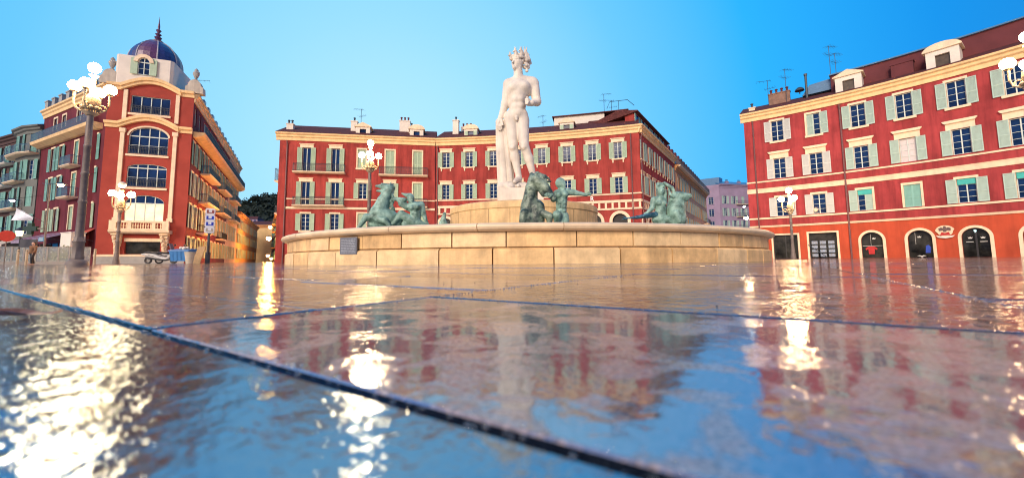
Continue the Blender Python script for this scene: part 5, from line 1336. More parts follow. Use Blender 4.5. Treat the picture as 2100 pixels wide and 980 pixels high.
lamp('street_lamp', 'tallest blazing five globe lamp post at the left, in front of the domed building', (-22.85, 21.0, 0), 10.75, 'big', 0.45)
lamp('street_lamp', 'tall five globe lamp post standing behind the left bronze horse', (-12.65, 35.0, 0), 10.6, 'big', 0.3)
lamp('street_lamp', 'tall lamp post cut by the right edge of the picture, only its globes in view', (25.85, 19.0, 0), 11.0, 'big', 0.78)
lamp('street_lamp', 'small three armed lamp post before the orange bay front of the domed building', (-32.7, 33.0, 0), 6.6, 'small', 0.35, top_lit=False)
lamp('street_lamp', 'small lamp post in front of the rectangular shop windows of the curved building', (23.55, 33.5, 0), 5.75, 'small', 0.5)

def hanging_light(label, pos, a, b, m, r=0.14):
    e = empty('hanging_street_light', pos, label, 'street light')
    mb = MB(); mb.lathe([(0.02, 0.16), (r * 0.6, 0.14), (r * 1.8, 0.0), (r * 1.7, -0.03)], 12); part_at('hood', mb.mesh('hood', IRON, 40), e)
    mb = MB(); mb.ball((0, 0, -0.05), r, 10, 0.7); part_at('bulb', mb.mesh('bulb', m, 60), e)
    mb = MB(); p = Vector(pos)
    for q in (a, b): mb.tube([(0, 0, 0.14), tuple((Vector(q) - p) * 0.5 + Vector((0, 0, -0.02))), tuple(Vector(q) - p)], 0.02, 4)
    part_at('cable', mb.mesh('cable', BLACK), e)
    return e
WARML = mat('warm_street_bulb', (1, 0.8, 0.5), 0.4, 0.01, emit=(1.0, 0.66, 0.30), estr=130)
COOLL = mat('white_street_bulb', (1, 1, 1), 0.4, 0.01, emit=(0.8, 0.92, 1.0), estr=90)
SODIUM = mat('orange_sodium_bulb', (1, 0.6, 0.2), 0.4, 0.01, emit=(1.0, 0.45, 0.10), estr=450)
hanging_light('warm hanging street light glowing beside the left wing of the domed building', at_y(125, 378, 31), at_y(87, 376, 33.5), LF.P(16.2, 9.4, 0), WARML, 0.2)
hanging_light('white hanging street light over the terrace at the far left', at_y(25, 410, 36), LF.P(1.0, 8.2, 0), at_y(-40, 405, 34), COOLL, 0.17)
# lamps down the street
def wall_lamp(label, pos, m, r, arm):
    e = empty('wall_lamp', pos, label, 'street light', 'lamps down the side streets')
    mb = MB(); mb.ball((0, 0, 0), r, 12); part_at('bulb', mb.mesh('bulb', m, 60), e)
    mb = MB(); mb.tube([(0, 0, r * 0.9), (arm[0] * 0.4, arm[1] * 0.4, r + 0.3), tuple(arm)], 0.04, 5); part_at('bracket', mb.mesh('bracket', IRON), e)
    mb = MB(); mb.lathe([(0.03, r + 0.12), (r * 1.3, r * 0.55)], 12); part_at('hood', mb.mesh('hood', IRON), e)
wall_lamp('orange lamp hung highest above the lamplit side street', at_y(554, 466, 88), SODIUM, 0.30, (3.2, -0.5, 0.6))
wall_lamp('brightest orange white lamp low over the lamplit side street', at_y(551, 489, 84), SODIUM, 0.42, (3.4, 0, 0.5))
wall_lamp('lowest orange lamp near the ground at the end of the lamplit side street', at_y(549, 524, 80), SODIUM, 0.26, (2.5, 0, 0.6))
wall_lamp('second lowest orange lamp near the far end of the lamplit side street', at_y(556, 530, 92), SODIUM, 0.22, (2.5, 0, 0.6))
wall_lamp('warm lamp on the left flank of the curved building, in front of the mauve block', at_y(1530, 447, 50), mat('warm_wall_bulb', (1, .8, .5), .4, .01, emit=(1, 0.62, 0.28), estr=260), 0.22, (1.9, -0.6, 0.8))
wall_lamp('small white lamp just above the warm lamp beside the curved building', at_y(1526, 424, 52), COOLL, 0.12, (2.2, -0.5, 0.5))
SODB = mat('added_sodium_bulb', (1, 0.6, 0.2), 0.4, 0.01, emit=(1.0, 0.42, 0.09), estr=1600)  # for unseen lamps added to light the wall across the street orange
for z_, k_, d_, lab in ((5.6, 6.5, 1.1, 'added unseen orange lamp on the street side of the red crescent, nearest its front'), (5.2, 1.0, 1.1, 'added unseen orange lamp on the street side of the red crescent, towards its back')):
    wall_lamp(lab, tuple(CLs.P(k_, z_, d_)), SODB, 0.3, tuple(Vector(CLs.P(k_, z_ + 0.7, 0.0)) - Vector(CLs.P(k_, z_, d_))))
# street lights that colour the right side street
wall_lamp('orange lamp on the ochre building right of the red crescent, partly behind the bull', tuple(Vector(Fac([(26.15, 62.7), (45.5, 92.4)]).P(26, 4.6, 2.6))), SODIUM, 0.30, (-1.9, 1.5, 0.4))

# ------------------------------------------------------------------ in front of the domed building
GREENX = mat('dark_green_cross', (0.008, 0.035, 0.025), 0.4, 0.2, 8)
REDS = mat('red_sign_paint', (0.55, 0.05, 0.03), 0.5)
BLUES = mat('blue_sign_paint', (0.05, 0.25, 0.42), 0.5)
BLUEBIN = mat('blue_bin_plastic', (0.03, 0.16, 0.40), 0.45, 0.12, 4)
BEIGE = mat('beige_plastic', (0.46, 0.40, 0.31), 0.55, 0.1, 4)
BOARD = mat('brown_chipboard', (0.34, 0.22, 0.11), 0.8, 0.15, 9)
AWN = mat('plum_awning_cloth', (0.18, 0.04, 0.07), 0.8, 0.2, 3)
AWN2 = mat('grey_violet_awning_cloth', (0.28, 0.22, 0.30), 0.8, 0.2, 3)
WHITEP = mat('white_scooter_paint', (0.42, 0.41, 0.39), 0.25, 0.05, 4, spec=0.5)
def top_mesh(name, mb, m, loc, label, cat, group=None, smooth=None, rz=0):
    o = link(name, mb.mesh(name, m, smooth)); o.location = loc; o.rotation_euler = (0, 0, rz); tag(o, label, cat, group); return o
# sign pole with the pharmacy cross
p = at_y(87, 541, 33.5); p.z = 0
e = empty('sign_pole', p, 'slim grey pole carrying a small blue street plate, left of the tallest lamp post', 'pole')
mb = MB(); mb.lathe([(0.09, 0), (0.09, 0.8), (0.065, 0.9), (0.05, 6.9)], 10); part_at('pole', mb.mesh('pole', POST, 40), e)
mb = MB(); mb.box(-0.5, -0.07, -0.03, 0.03, 1.95, 2.3); pl = part_at('street_plate', mb.mesh('street_plate', BLUES), e)
mb = MB()
for z in (2.2, 2.08): mb.box(-0.44, -0.13, -0.036, -0.031, z - 0.03, z + 0.03)
part_at('plate_bars', mb.mesh('plate_bars', ICON), pl)
p = at_y(63, 469, 33.3)
e = empty('pharmacy_cross', (p.x, p.y, p.z - 0.5), 'unlit dark green cross sign sticking out on a short arm left of the slim pole', 'sign')
mb = MB(); a, b = 0.2, 0.56
mb.prism([(-a, -b * 0.85), (a, -b * 0.85), (a, -a), (b, -a), (b, a), (a, a), (a, b * 0.85), (-a, b * 0.85), (-a, a), (-b, a), (-b, -a), (-a, -a)], -0.1, 0.1, Matrix.Translation((0, 0, 0.5))); part_at('cross', mb.mesh('cross', GREENX), e)
mb = MB(); mb.box(b, 0.95, -0.03, 0.03, 0.44, 0.56); part_at('arm', mb.mesh('arm', POST), e)
# flag
p = at_y(66, 444, 38)
e = empty('flag', p, 'white flag on a slanting staff fixed to the pale grey blue house', 'flag')
mb = MB(); mb.tube([(0.55, 0.9, -0.65), (-0.1, 0, 0.05), (-0.95, -0.6, 0.85)], 0.025, 5); part_at('staff', mb.mesh('staff', POST), e)
me_v = []; me_f = []
for i in range(9):
    for j in range(7):
        t, s_ = i / 8, j / 6
        base = Vector((-0.9, -0.55, 0.8)).lerp(Vector((0.1, 0.1, -0.1)), t)
        me_v.append(tuple(base + Vector((-0.42 * s_ + 0.1 * t * s_, 0.09 * math.sin(5 * t + 3 * s_), -1.2 * s_ * (1 - 0.75 * t)))))
for i in range(8):
    for j in range(6): me_f.append((i * 7 + j, i * 7 + j + 1, (i + 1) * 7 + j + 1, (i + 1) * 7 + j))
me = bpy.data.meshes.new('cloth'); me.from_pydata(me_v, [], me_f); me.materials.append(mat('white_flag_cloth', (0.75, 0.76, 0.8), 0.8)); me.polygons.foreach_set('use_smooth', [True] * len(me_f)); part_at('cloth', me, e)
# red disc sign
p = at_y(14, 484, 30)
e = empty('disc_sign', (p.x, p.y, 0), 'round red sign turned half away at the left edge', 'sign', None, 0.9)
mb = MB(); mb.prism([(0.42 * math.cos(2 * math.pi * i / 20), p.z + 0.42 * math.sin(2 * math.pi * i / 20)) for i in range(20)], -0.02, 0.02); part_at('disc', mb.mesh('disc', REDS), e)
mb = MB(); mb.tube([(0, 0.06, 0), (0, 0.06, p.z + 0.3)], 0.035, 6); part_at('pole', mb.mesh('pole', POST), e)
# lantern and dark board on a pole
p = at_y(36, 538, 31)
e = empty('menu_board', (p.x, p.y, 0), 'dark rectangular board on a black post under the pharmacy cross', 'sign')
mb = MB(); mb.tube([(0, 0, 0), (0, 0, 2.2)], 0.04, 6); part_at('post', mb.mesh('post', BLACK), e)
mb = MB(); mb.box(0.05, 1.35, -0.04, 0.04, 1.35, 1.98); part_at('panel', mb.mesh('panel', mat('dark_panel', (0.05, 0.05, 0.06), 0.5)), e)
p = at_y(40, 477, 34)
e = empty('lantern', (p.x, p.y, p.z), 'small lit yellow lantern with a pointed roof above the dark board', 'lantern')
mb = MB(); mb.lathe([(0.16, -0.3), (0.25, 0.15)], 6); part_at('glass', mb.mesh('glass', mat('lit_lantern_glass', (1, .8, .4), .4, .02, emit=(1, 0.75, 0.3), estr=4)), e)
mb = MB(); mb.lathe([(0.32, 0.15), (0.2, 0.3), (0.03, 0.45)], 6); mb.tube([(0, 0, -0.3), (0, 0.4, -0.7)], 0.03, 5); part_at('cap', mb.mesh('cap', IRON), e)
# awnings of the cafe
def awning(label, f_, u0, u1, z, out, m, val=0.3, stripe=None):
    e = empty('awning', f_.P((u0 + u1) / 2, z, 0.05), label, 'awning')
    n = 8; mb = MB()
    for i in range(n):
        a, b = u0 + (u1 - u0) * i / n, u0 + (u1 - u0) * (i + 1) / n
        mb.mi = i % 2 if stripe else 0
        mb.hexa([f_.P(a, z, 0.05), f_.P(b, z, 0.05), f_.P(b, z - 0.9, out), f_.P(a, z - 0.9, out), f_.P(a, z + 0.04, 0.05), f_.P(b, z + 0.04, 0.05), f_.P(b, z - 0.86, out), f_.P(a, z - 0.86, out)])
    mb.build('cloth', [m, stripe] if stripe else m, e)
    mb = MB(); mb.hexa([f_.P(u0, z - 0.9 - val, out - 0.02), f_.P(u1, z - 0.9 - val, out - 0.02), f_.P(u1, z - 0.9 - val, out), f_.P(u0, z - 0.9 - val, out), f_.P(u0, z - 0.9, out - 0.02), f_.P(u1, z - 0.9, out - 0.02), f_.P(u1, z - 0.9, out), f_.P(u0, z - 0.9, out)]); mb.build('valance', stripe or m, e)
    for u in (u0 + 0.1, u1 - 0.1): mb = MB(); mb.tube([f_.P(u, z - 1.2, 0.05), f_.P(u, z - 0.92, out - 0.05)], 0.025, 5); mb.build('strut', IRON, e)
awning('plum and violet striped awning along the foot of the left wing', LF, 4.5, 14.2, 3.45, 2.6, AWN, 0.3, AWN2)
awning('short red awning at the corner, over the white box', LF, 14.5, 17.0, 3.5, 1.2, mat('red_awning_cloth', (0.40, 0.07, 0.04), 0.8))
awning('pale salmon awning at the foot of the dark house at the left edge', Fac([(-80, 57.4), (-64.6, 51.05)]), 4, 15, 3.4, 2.6, mat('salmon_awning_cloth', (0.55, 0.32, 0.24), 0.8))
awning('cream awning at the foot of the pale grey blue house', Fac([(-64.5, 51.0), (-57.35, 47.45)]), 0.5, 7, 3.2, 2.0, mat('cream_awning_cloth', (0.55, 0.46, 0.36), 0.8))
mb = MB(); mb.box(-1.25, 1.25, -0.5, 0.5, 0, 1.35); mb.box(-1.3, 1.3, -0.55, 0.55, 1.35, 1.42)
for x in (-1.15, 1.15): mb.box(x - 0.05, x + 0.05, -0.45, 0.45, -1.7, 0.0)
c = LF.P(15.9, 1.75, 1.2); top_mesh('drinks_kiosk', mb, WHITE, (c[0], c[1], 1.7), 'white boxy kiosk hood under the short red awning at the corner', 'kiosk', rz=math.atan2(LF.dirv(1).y, LF.dirv(1).x))
# dark cafe front behind
mb = MB()
for u in np.arange(0.8, 15, 1.9): LF.band(mb, u, u + 1.5, 0.1, 2.3, -0.02, 0.05)
mb.build('cafe_front', SHOPGLASS, B5)
# glass terrace screens
TG = bpy.data.materials.new('grey_terrace_glass'); TG.use_nodes = True
nt_ = TG.node_tree; b_ = nt_.nodes['Principled BSDF']; b_.inputs['Base Color'].default_value = (0.75, 0.80, 0.78, 1); b_.inputs['Roughness'].default_value = 0.12; b_.inputs['Transmission Weight'].default_value = 0.75; b_.inputs['IOR'].default_value = 1.2
nz_ = nt_.nodes.new('ShaderNodeTexNoise'); nz_.inputs['Scale'].default_value = 2.0
mr_ = nt_.nodes.new('ShaderNodeMapRange'); mr_.inputs[3].default_value = 0.08; mr_.inputs[4].default_value = 0.4; nt_.links.new(nz_.outputs['Fac'], mr_.inputs[0]); nt_.links.new(mr_.outputs[0], b_.inputs['Roughness'])
scr = None
a0, a1 = at_y(-30, 541, 31), at_y(184, 541, 34.5)
na = 9; dv = (a1 - a0) / na; rz = math.atan2(dv.y, dv.x); ln = Vector((dv.x, dv.y)).length
for i in range(na):
    c = a0 + dv * (i + 0.5); c.z = 0
    lab = 'clear glass terrace screen with grey posts in front of the cafes at the lower left'
    if scr is None:
        scr = empty('terrace_screen', c, lab, 'screen', 'glass terrace screens', rz)
        mb = MB(); mb.box(-ln / 2 + 0.06, ln / 2 - 0.06, -0.015, 0.015, 0.28, 1.42); gl = part_at('pane', mb.mesh('pane', TG), scr)
        mb = MB(); mb.box(-ln / 2, -ln / 2 + 0.05, -0.03, 0.03, 0, 1.47); mb.box(ln / 2 - 0.05, ln / 2, -0.03, 0.03, 0, 1.47); mb.box(-ln / 2 + 0.05, ln / 2 - 0.05, -0.03, 0.03, 0.02, 0.26); mb.box(-ln / 2 + 0.05, ln / 2 - 0.05, -0.025, 0.025, 1.43, 1.47)
        fr = part_at('frame', mb.mesh('frame', CONC), scr)
    else:
        o = scr.copy(); COL.objects.link(o); o.location = c
        for ch in (gl, fr):
            k = ch.copy(); COL.objects.link(k); k.parent = o
# planters behind the glass
LEAFY = mat('yellow_green_leaves', (0.10, 0.15, 0.02), 0.6, 0.3, 8, col2=(0.35, 0.33, 0.04))
LEAFD = mat('dark_green_leaves', (0.03, 0.07, 0.03), 0.6, 0.3, 8)
def shrub(label, loc, w_, h_, m, n):
    e = empty('potted_shrub', loc, label, 'plant')
    mb = MB(); mb.box(-w_ / 2, w_ / 2, -0.2, 0.2, 0, 0.35); part_at('trough', mb.mesh('trough', CONC), e)
    rn = random.Random(n); mb = MB()
    for i in range(n):
        c = Vector((rn.gauss(0, w_ * 0.25), rn.gauss(0, 0.14), 0.35 + abs(rn.gauss(0, h_ * 0.5)))); s_ = rn.uniform(0.05, 0.1)
        d1 = Vector((rn.uniform(-1, 1), rn.uniform(-1, 1), rn.uniform(-1, 1))).normalized() * s_; d2 = d1.orthogonal().normalized() * s_ * 0.5
        mb.face([c - d1, c + d2, c + d1, c - d2])
    part_at('foliage', mb.mesh('foliage', m), e)
p = at_y(112, 541, 35.2); shrub('long trough of yellow green shrubs behind the glass screens, left of the tallest lamp post', (p.x, p.y, 0), 2.2, 0.7, LEAFY, 700)
p = at_y(135, 541, 34.9); shrub('bushy yellow green shrub right beside the tallest lamp post', (p.x, p.y, 0), 1.2, 0.9, LEAFY, 420)
p = at_y(28, 541, 33); shrub('dark green shrub in a trough behind the screens, below the dark board', (p.x, p.y, 0), 1.5, 0.6, LEAFD, 360)
# bollards
bl = None
for px in (35, 53, 193):
    p = at_y(px, 541, 29.5); p.z = 0
    if bl is None:
        mb = MB(); mb.lathe([(0.075, 0), (0.075, 0.95), (0.06, 1.0), (0.09, 1.06), (0.05, 1.14)], 10)
        bl = top_mesh('bollard', mb, POSTG, p, 'pale thin bollard in front of the glass terrace screens', 'bollard', 'bollards before the cafes', 40)
    else:
        o = bl.copy(); COL.objects.link(o); o.location = p
        if px == 193: o['label'] = 'pale thin bollard at the foot of the orange corner wall'
# person passing
p = at_y(65, 541, 30.3)
e = empty('person', (p.x, p.y, 0), 'person in an orange brown jacket and dark trousers walking past the glass screens', 'person')
def fig(prims, nm, m, k=0.03): sdf_mesh(nm, prims, 0.02, m, e, k)
X = lambda x, y, z: (p.x + x, p.y + y, z)
fig([cap(X(-.09, 0, .9), X(-.12, .1, .5), .085, .065), cap(X(-.12, .1, .5), X(-.12, .22, .09), .06, .045), cap(X(.09, 0, .9), X(.1, -.12, .5), .085, .065), cap(X(.1, -.12, .5), X(.1, -.1, .09), .06, .045), cap(X(-.12, .2, .05), X(-.13, .05, .04), .045, .04), cap(X(.1, -.12, .05), X(.1, -.27, .04), .045, .04),
     cap(X(0, 0, .95), X(0, -.02, 1.25), .14, .15), cap(X(-.16, 0, 1.36), X(.16, 0, 1.36), .07, .07), cap(X(0, 0, 1.4), X(0, 0, 1.52), .05, .05), ball(X(0, -.01, 1.6), .1, None, (1, 1, .82)), cap(X(0, -.1, 1.6), X(0, -.12, 1.57), .018, .015),
     cap(X(-.2, 0, 1.36), X(-.25, .08, 1.08), .05, .042), cap(X(-.25, .08, 1.08), X(-.24, -.04, .84), .04, .03), cap(X(.2, 0, 1.36), X(.25, -.06, 1.08), .05, .042), cap(X(.25, -.06, 1.08), X(.24, -.2, .88), .04, .03)]
    + [cap(X(sx * .24, yy - .0, zz), X(sx * (.225 + .012 * i), yy - .02, zz - .08 - .008 * (i % 2)), .012, .009, .008) for sx, yy, zz in ((-1, -.05, .8), (1, -.21, .84)) for i in range(4)] + [cap(X(sx * .22, yy, zz), X(sx * .2, yy - .03, zz - .05), .012, .01, .008) for sx, yy, zz in ((-1, -.05, .83), (1, -.21, .87))], 'body', mat('skin', (0.5, 0.3, 0.22), 0.6))
fig([cap(X(0, 0, .95), X(0, -.02, 1.25), .17, .18), cap(X(-.17, 0, 1.36), X(.17, 0, 1.36), .09, .09), cap(X(-.2, 0, 1.36), X(-.25, .08, 1.08), .075, .065), cap(X(-.25, .08, 1.08), X(-.24, -.03, .87), .06, .05), cap(X(.2, 0, 1.36), X(.25, -.06, 1.08), .075, .065), cap(X(.25, -.06, 1.08), X(.24, -.19, .91), .06, .05)], 'jacket', mat('orange_brown_jacket', (0.20, 0.10, 0.05), 0.8))
fig([cap(X(0, 0, .95), X(0, 0, .9), .155, .15), cap(X(-.09, 0, .9), X(-.12, .1, .5), .105, .085), cap(X(-.12, .1, .5), X(-.12, .22, .12), .08, .065), cap(X(.09, 0, .9), X(.1, -.12, .5), .105, .085), cap(X(.1, -.12, .5), X(.1, -.1, .12), .08, .065)], 'trousers', BLACK)
fig([ball(X(0, .03, 1.64), .105, None, (1, 1, .9)), ball(X(0, .07, 1.58), .085)], 'hair', mat('dark_hair', (0.03, 0.02, 0.015), 0.6))
# scooter, bins, board, lit post on the right of the corner
p = at_y(326, 541, 33.0)
e = empty('scooter', (p.x, p.y, 0), 'white and black motor scooter parked side on beneath the stone balcony', 'scooter', None, 0.12)
sp = lambda nm, m, mb_, s_=45: part_at(nm, mb_.mesh(nm, m, s_), e)
def loft(secs, n=14):
    mb = MB(); base = 0
    for x, zc, hy, hz in secs:
        for i in range(n):
            t = 2 * math.pi * i / n; c, s_ = math.cos(t), math.sin(t)
            mb.v.append((x, hy * abs(c) ** 0.8 * (1 if c > 0 else -1), zc + hz * abs(s_) ** 0.8 * (1 if s_ > 0 else -1)))
    for k in range(len(secs) - 1):
        for i in range(n):
            j = (i + 1) % n; mb.f.append((k * n + i, k * n + j, (k + 1) * n + j, (k + 1) * n + i)); mb.m.append(0)
    mb.f.append(tuple(range(n))); mb.f.append(tuple((len(secs) - 1) * n + i for i in range(n))[::-1]); mb.m += [0, 0]
    return mb
sp('body', WHITEP, loft([(-1.12, 0.72, 0.03, 0.03), (-1.0, 0.70, 0.13, 0.09), (-0.6, 0.62, 0.2, 0.17), (-0.2, 0.55, 0.2, 0.2), (0.1, 0.42, 0.17, 0.14), (0.5, 0.36, 0.17, 0.09), (0.7, 0.5, 0.2, 0.2), (0.85, 0.75, 0.2, 0.25), (0.8, 1.0, 0.12, 0.08)]))
sp('seat', BLACK, loft([(-0.98, 0.83, 0.05, 0.03), (-0.8, 0.86, 0.14, 0.07), (-0.4, 0.82, 0.17, 0.08), (-0.05, 0.78, 0.15, 0.09), (0.08, 0.72, 0.08, 0.04)]))
sp('lower_fairing', BLACK, loft([(-0.9, 0.45, 0.05, 0.04), (-0.6, 0.42, 0.21, 0.1), (0.0, 0.34, 0.21, 0.08), (0.4, 0.26, 0.18, 0.06), (0.6, 0.3, 0.1, 0.05)]))
sp('side_panel', BLACK, loft([(-0.95, 0.72, 0.02, 0.01), (-0.6, 0.66, 0.215, 0.035), (-0.3, 0.58, 0.215, 0.05), (-0.1, 0.52, 0.2, 0.02)]))
for x in (-0.72, 0.95):
    mb = MB()
    for i in range(20):
        a, b = 2 * math.pi * i / 20, 2 * math.pi * (i + 1) / 20
        q = lambda t, r, y: (x + r * math.cos(t), y, 0.25 + r * math.sin(t))
        for (r0, y0), (r1, y1) in zip(((0.15, -0.06), (0.22, -0.065), (0.25, -0.03), (0.25, 0.03), (0.22, 0.065), (0.15, 0.06)), ((0.22, -0.065), (0.25, -0.03), (0.25, 0.03), (0.22, 0.065), (0.15, 0.06), (0.15, -0.06))): mb.face([q(a, r0, y0), q(b, r0, y0), q(b, r1, y1), q(a, r1, y1)])
    wh = sp('wheel', BLACK, mb)
    mb = MB()
    for i in range(5):
        t = 2 * math.pi * i / 5; mb.tube([(x, 0, 0.25), (x + 0.155 * math.cos(t), 0, 0.25 + 0.155 * math.sin(t))], 0.018, 5)
    part_at('rim', mb.mesh('rim', CONC), wh)
mb = MB(); mb.tube([(0.95, 0.09, 0.25), (0.86, 0.08, 0.7)], 0.03, 6); mb.tube([(0.95, -0.09, 0.25), (0.86, -0.08, 0.7)], 0.03, 6); sp('fork', CONC, mb)
mb = MB(); mb.tube([(0.6, 0.36, 1.12), (0.72, 0.15, 1.1), (0.76, 0, 1.06), (0.72, -0.15, 1.1), (0.6, -0.36, 1.12)], 0.022, 6)
for y in (-0.3, 0.3): mb.tube([(0.68, y * 0.8, 1.1), (0.74, y * 1.15, 1.36)], 0.012, 5); mb.ball((0.74, y * 1.2, 1.4), 0.075, 8)
sp('handlebar', BLACK, mb)
mb = MB(); mb.prism([(0.78, 1.05), (0.86, 1.05), (0.7, 1.5), (0.66, 1.48)], -0.16, 0.16); sp('windscreen', mat('smoked_screen', (0.12, 0.10, 0.14), 0.2), mb)
mb = MB(); mb.ball((-1.13, 0, 0.7), 0.06, 8); sp('tail_light', mat('clear_tail_light', (0.7, 0.7, 0.68), 0.2), mb)
def copy_tree(o, parent=None):
    c = o.copy(); COL.objects.link(c)
    if parent: c.parent = parent
    for ch in [x for x in bpy.data.objects if x.parent == o]: copy_tree(ch, c)
    return c
e['group'] = 'motor scooters by the corner'; e.scale = (1.15, 1.15, 1.1)
e2 = copy_tree(e); q2 = at_y(352, 541, 34.2); e2.location = (q2.x, q2.y, 0); e2.rotation_euler = (0, 0, 0.55)
e2['label'] = 'second motor scooter behind the first, its front hidden by the blue waste container'
p = at_y(373, 541, 32.6)
e = empty('waste_container', (p.x, p.y, 0), 'blue wheeled waste container with a lid, right of the scooter', 'bin', None, 0.1)
mb = MB(); mb.hexa([(-0.62, -0.36, 0.2), (0.62, -0.36, 0.2), (0.62, 0.36, 0.2), (-0.62, 0.36, 0.2), (-0.72, -0.46, 1.0), (0.72, -0.46, 1.0), (0.72, 0.46, 1.0), (-0.72, 0.46, 1.0)])
for x in (-0.45, -0.15, 0.15, 0.45): mb.hexa([(x - 0.03, -0.4, 0.25), (x + 0.03, -0.4, 0.25), (x + 0.03, -0.36, 0.25), (x - 0.03, -0.36, 0.25), (x - 0.03, -0.49, 0.95), (x + 0.03, -0.49, 0.95), (x + 0.03, -0.44, 0.95), (x - 0.03, -0.44, 0.95)])
part_at('body', mb.mesh('body', BLUEBIN), e)
mb = MB(); mb.hexa([(-0.78, -0.52, 1.0), (0.78, -0.52, 1.0), (0.78, 0.52, 1.0), (-0.78, 0.52, 1.0), (-0.76, -0.5, 1.08), (0.76, -0.5, 1.08), (0.76, 0.45, 1.2), (-0.76, 0.45, 1.2)]); part_at('lid', mb.mesh('lid', BLUEBIN), e)
for x in (-0.5, 0.5):
    mb = MB(); mb.lathe([(0.1, -0.03), (0.1, 0.03)], 12); w_ = part_at('caster', mb.mesh('caster', BLACK), e, (x, -0.25, 0.1)); w_.rotation_euler = (math.pi / 2, 0, 0)
rn = random.Random(3); mb = MB()
for i in range(7): mb.ball((rn.uniform(-0.4, 0.35), rn.uniform(-0.2, 0.2), 0.02 + rn.uniform(0, 0.05)), rn.uniform(0.08, 0.15), 7)
top_mesh('rubbish_bag', mb, WHITE, (p.x + 0.15, p.y, 1.2), 'crumpled white rubbish heaped on the lid of the blue waste container', 'rubbish', None, 60)
p = at_y(388, 542, 31.4)
mb = MB(); mb.lathe([(0.22, 0), (0.34, 0.82), (0.37, 0.84), (0.37, 0.9), (0.32, 0.9), (0.2, 0.1)], 18); top_mesh('waste_bin', mb, BEIGE, (p.x, p.y, 0), 'tapered beige bin standing right in front of the blue waste container', 'bin', None, 40)
p = at_y(403, 542, 32.4)
mb = MB(); mb.hexa([(-0.36, -0.05, 0), (0.3, -0.05, 0), (0.3, 0, 0), (-0.36, 0, 0), (-0.22, 0.35, 1.38), (0.4, 0.35, 1.38), (0.4, 0.4, 1.38), (-0.22, 0.4, 1.38)]); top_mesh('leaning_board', mb, BOARD, (p.x, p.y, 0), 'brown board leaning upright between the beige bin and the sign post', 'board')
p = at_y(425, 541, 34.5)
e = empty('shop_sign_post', (p.x, p.y, 0), 'dark post with a tall lit white blue sign at the mouth of the side street', 'sign', None, -0.85)
mb = MB(); mb.tube([(0, 0, 0), (0, 0, 2.7)], 0.1, 8); mb.lathe([(0.2, 0), (0.18, 0.9), (0.1, 1.0)], 10); part_at('post', mb.mesh('post', IRON), e)
LS = mat('lit_sign_white', (0.42, 0.42, 0.48), 0.4, 0.02, emit=(0.95, 0.95, 1.0), estr=0.18)
mb = MB(); mb.box(-0.1, 0.1, -0.28, 0.28, 2.6, 4.75)
for i in range(4): mb.box(-0.14, 0.14, -0.34, 0.34, 2.65 + i * 0.53, 3.08 + i * 0.53)
lb_ = part_at('light_box', mb.mesh('light_box', LS), e)
mb = MB()
for i, h in enumerate((0.3, 0.3, 0.3, 0.3)):
    mb.mi = (0, 1, 1, 2)[i]; z = 2.72 + i * 0.53
    mb.box(0.141, 0.16, -0.26, 0.26, z, z + 0.08); mb.box(0.141, 0.16, -0.26, -0.12, z + 0.08, z + 0.3); mb.box(0.141, 0.16, 0.1, 0.26, z + 0.08, z + 0.3)
    mb.box(-0.26, 0.26, 0, 0, 0, 0) if False else None
part_at('sign_blocks', mb.mesh('sign_blocks', [CONC, mat('sign_blue', (0.02, 0.05, 0.42), 0.4), mat('sign_brown', (0.25, 0.08, 0.08), 0.4)]), lb_)
mb = MB(); mb.box(0.12, 0.62, -0.04, 0.04, 1.1, 1.35); mb.box(0.2, 0.4, -0.05, 0.05, 0.75, 1.55); part_at('bracket_plate', mb.mesh('bracket_plate', BLACK), e)

# ------------------------------------------------------------------ wooded hill far behind
HILL = mat('dusk_wooded_slope', (0.012, 0.022, 0.02), 0.95, 0.5, 0.03, col2=(0.03, 0.045, 0.03))
mb = MB(); nx, ny = 40, 14
hz = lambda x, y: max(0, 70 * math.exp(-((x + 215) / 150) ** 2) * (1 - ((y - 470) / 190) ** 2)) + 2.5 * math.sin(x * 0.11) * math.cos(y * 0.07)
vid = {}
for i in range(nx + 1):
    for j in range(ny + 1):
        x, y = -520 + 620 * i / nx, 290 + 360 * j / ny; vid[i, j] = len(mb.v); mb.v.append((x, y, hz(x, y) - 3))
for i in range(nx):
    for j in range(ny): mb.f.append((vid[i, j], vid[i + 1, j], vid[i + 1, j + 1], vid[i, j + 1])); mb.m.append(0)
o = mb.build('hill', HILL, None, 80); tag(o, kind='structure')
TREEM = mat('dusk_tree_leaves', (0.010, 0.020, 0.016), 0.9, 0.4, 0.6, col2=(0.035, 0.05, 0.03))
TRUNK = mat('dark_bark', (0.03, 0.022, 0.018), 0.9)
# woodland cover: leaf clumps over the slope
rn = random.Random(11); mb = MB()
def clump(mb, c, r, n, flat=0.8):
    for i in range(n):
        d = Vector((rn.gauss(0, 1), rn.gauss(0, 1), rn.gauss(0, 1) * flat)).normalized() * r * rn.uniform(0.45, 1.05)
        p_ = Vector(c) + d; s_ = r * rn.uniform(0.16, 0.34)
        a = Vector((rn.uniform(-1, 1), rn.uniform(-1, 1), rn.uniform(-1, 1))).normalized() * s_; b = a.orthogonal().normalized() * s_ * rn.uniform(0.5, 1)
        mb.face([p_ - a, p_ + b, p_ + a, p_ - b])
for i in range(420):
    x, y = rn.uniform(-330, -180), rn.uniform(325, 470); z = hz(x, y) - 3
    clump(mb, (x, y, z + rn.uniform(1, 4)), rn.uniform(4, 7), 26)
o = mb.build('hillside_woods', TREEM); tag(o, 'dark wooded slope closing the view above the lamplit street', 'woods', kind='stuff')
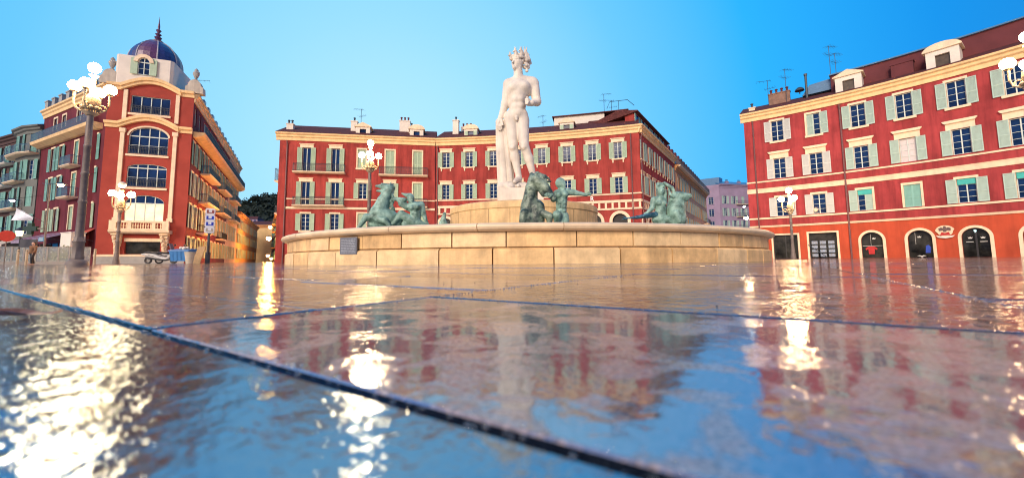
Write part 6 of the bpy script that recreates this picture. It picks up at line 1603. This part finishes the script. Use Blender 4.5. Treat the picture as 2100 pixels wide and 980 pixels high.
TR = [(498, 410, 'round'), (522, 404, 'round'), (540, 399, 'round'), (553, 404, 'round'), (568, 400, 'pine'), (510, 412, 'round'), (530, 408, 'round'), (578, 408, 'round')]
LAB = ['leftmost rounded tree on the wooded skyline beside the long orange roof edge', 'rounded tree on the wooded skyline left of the tallest one', 'tallest bushy tree of the wooded skyline', 'bushy tree on the skyline just left of the flat topped pine',
       'flat topped umbrella pine on the skyline next to the red crescent', 'low rounded tree near the left end of the wooded skyline', 'low tree tucked beneath the tallest one on the skyline', 'rounded tree on the skyline half behind the red crescent']
for (px, py, kd), lab in zip(TR, LAB):
    t = at_y(px, py, 455); zb = hz(t.x, 455) - 4
    e = empty('umbrella_pine' if kd == 'pine' else 'tree', (t.x, 455, zb), lab, 'tree', 'trees on the hilltop skyline')
    h_ = t.z - zb
    mb = MB(); mb.tube([(0, 0, 0), (0.4, 0, h_ * 0.5), (0, 0, h_ * 0.9)], [0.9, 0.6, 0.3], 6); mb.tube([(0.3, 0, h_ * 0.5), (3, 0.5, h_ * 0.8)], [0.4, 0.2], 5); mb.tube([(0.3, 0, h_ * 0.55), (-3, -0.5, h_ * 0.85)], [0.4, 0.2], 5); part_at('trunk', mb.mesh('trunk', TRUNK), e)
    mb = MB()
    for i in range(16):
        if kd == 'pine': clump(mb, (rn.uniform(-13, 13), rn.uniform(-6, 6), h_ * 0.96 + rn.uniform(-1, 1)), 3.2, 40, 0.4)
        else: clump(mb, (rn.gauss(0, 4), rn.gauss(0, 3), h_ * 0.78 + rn.gauss(0, 3.2)), 3.4, 44)
    part_at('crown', mb.mesh('crown', TREEM), e)
for px, py, lab in ((497, 446, 'pale house among the trees low on the dark hillside, nearest the orange building'), (522, 450, 'second pale house among the trees on the dark hillside, right of the first')):
    t = at_y(px, py, 320)
    e = empty('hillside_house', (t.x, 320, hz(t.x, 320) - 3), lab, 'house'); z0 = t.z - (hz(t.x, 320) - 3)
    mb = MB(); mb.box(-5, 5, -4, 4, 0, z0); part_at('wall', mb.mesh('wall', MAUVE), e)
    mb = MB(); mb.hexa([(-5.6, -4.6, z0), (5.6, -4.6, z0), (5.6, 4.6, z0), (-5.6, 4.6, z0), (-3, -0.3, z0 + 2.4), (3, -0.3, z0 + 2.4), (3, 0.3, z0 + 2.4), (-3, 0.3, z0 + 2.4)]); part_at('roof', mb.mesh('roof', TILE), e)
    mb = MB()
    for x in (-3, 0, 3): mb.box(x - 0.6, x + 0.6, -4.05, -4.0, z0 - 2.6, z0 - 0.8)
    part_at('windows', mb.mesh('windows', GLASS), e)
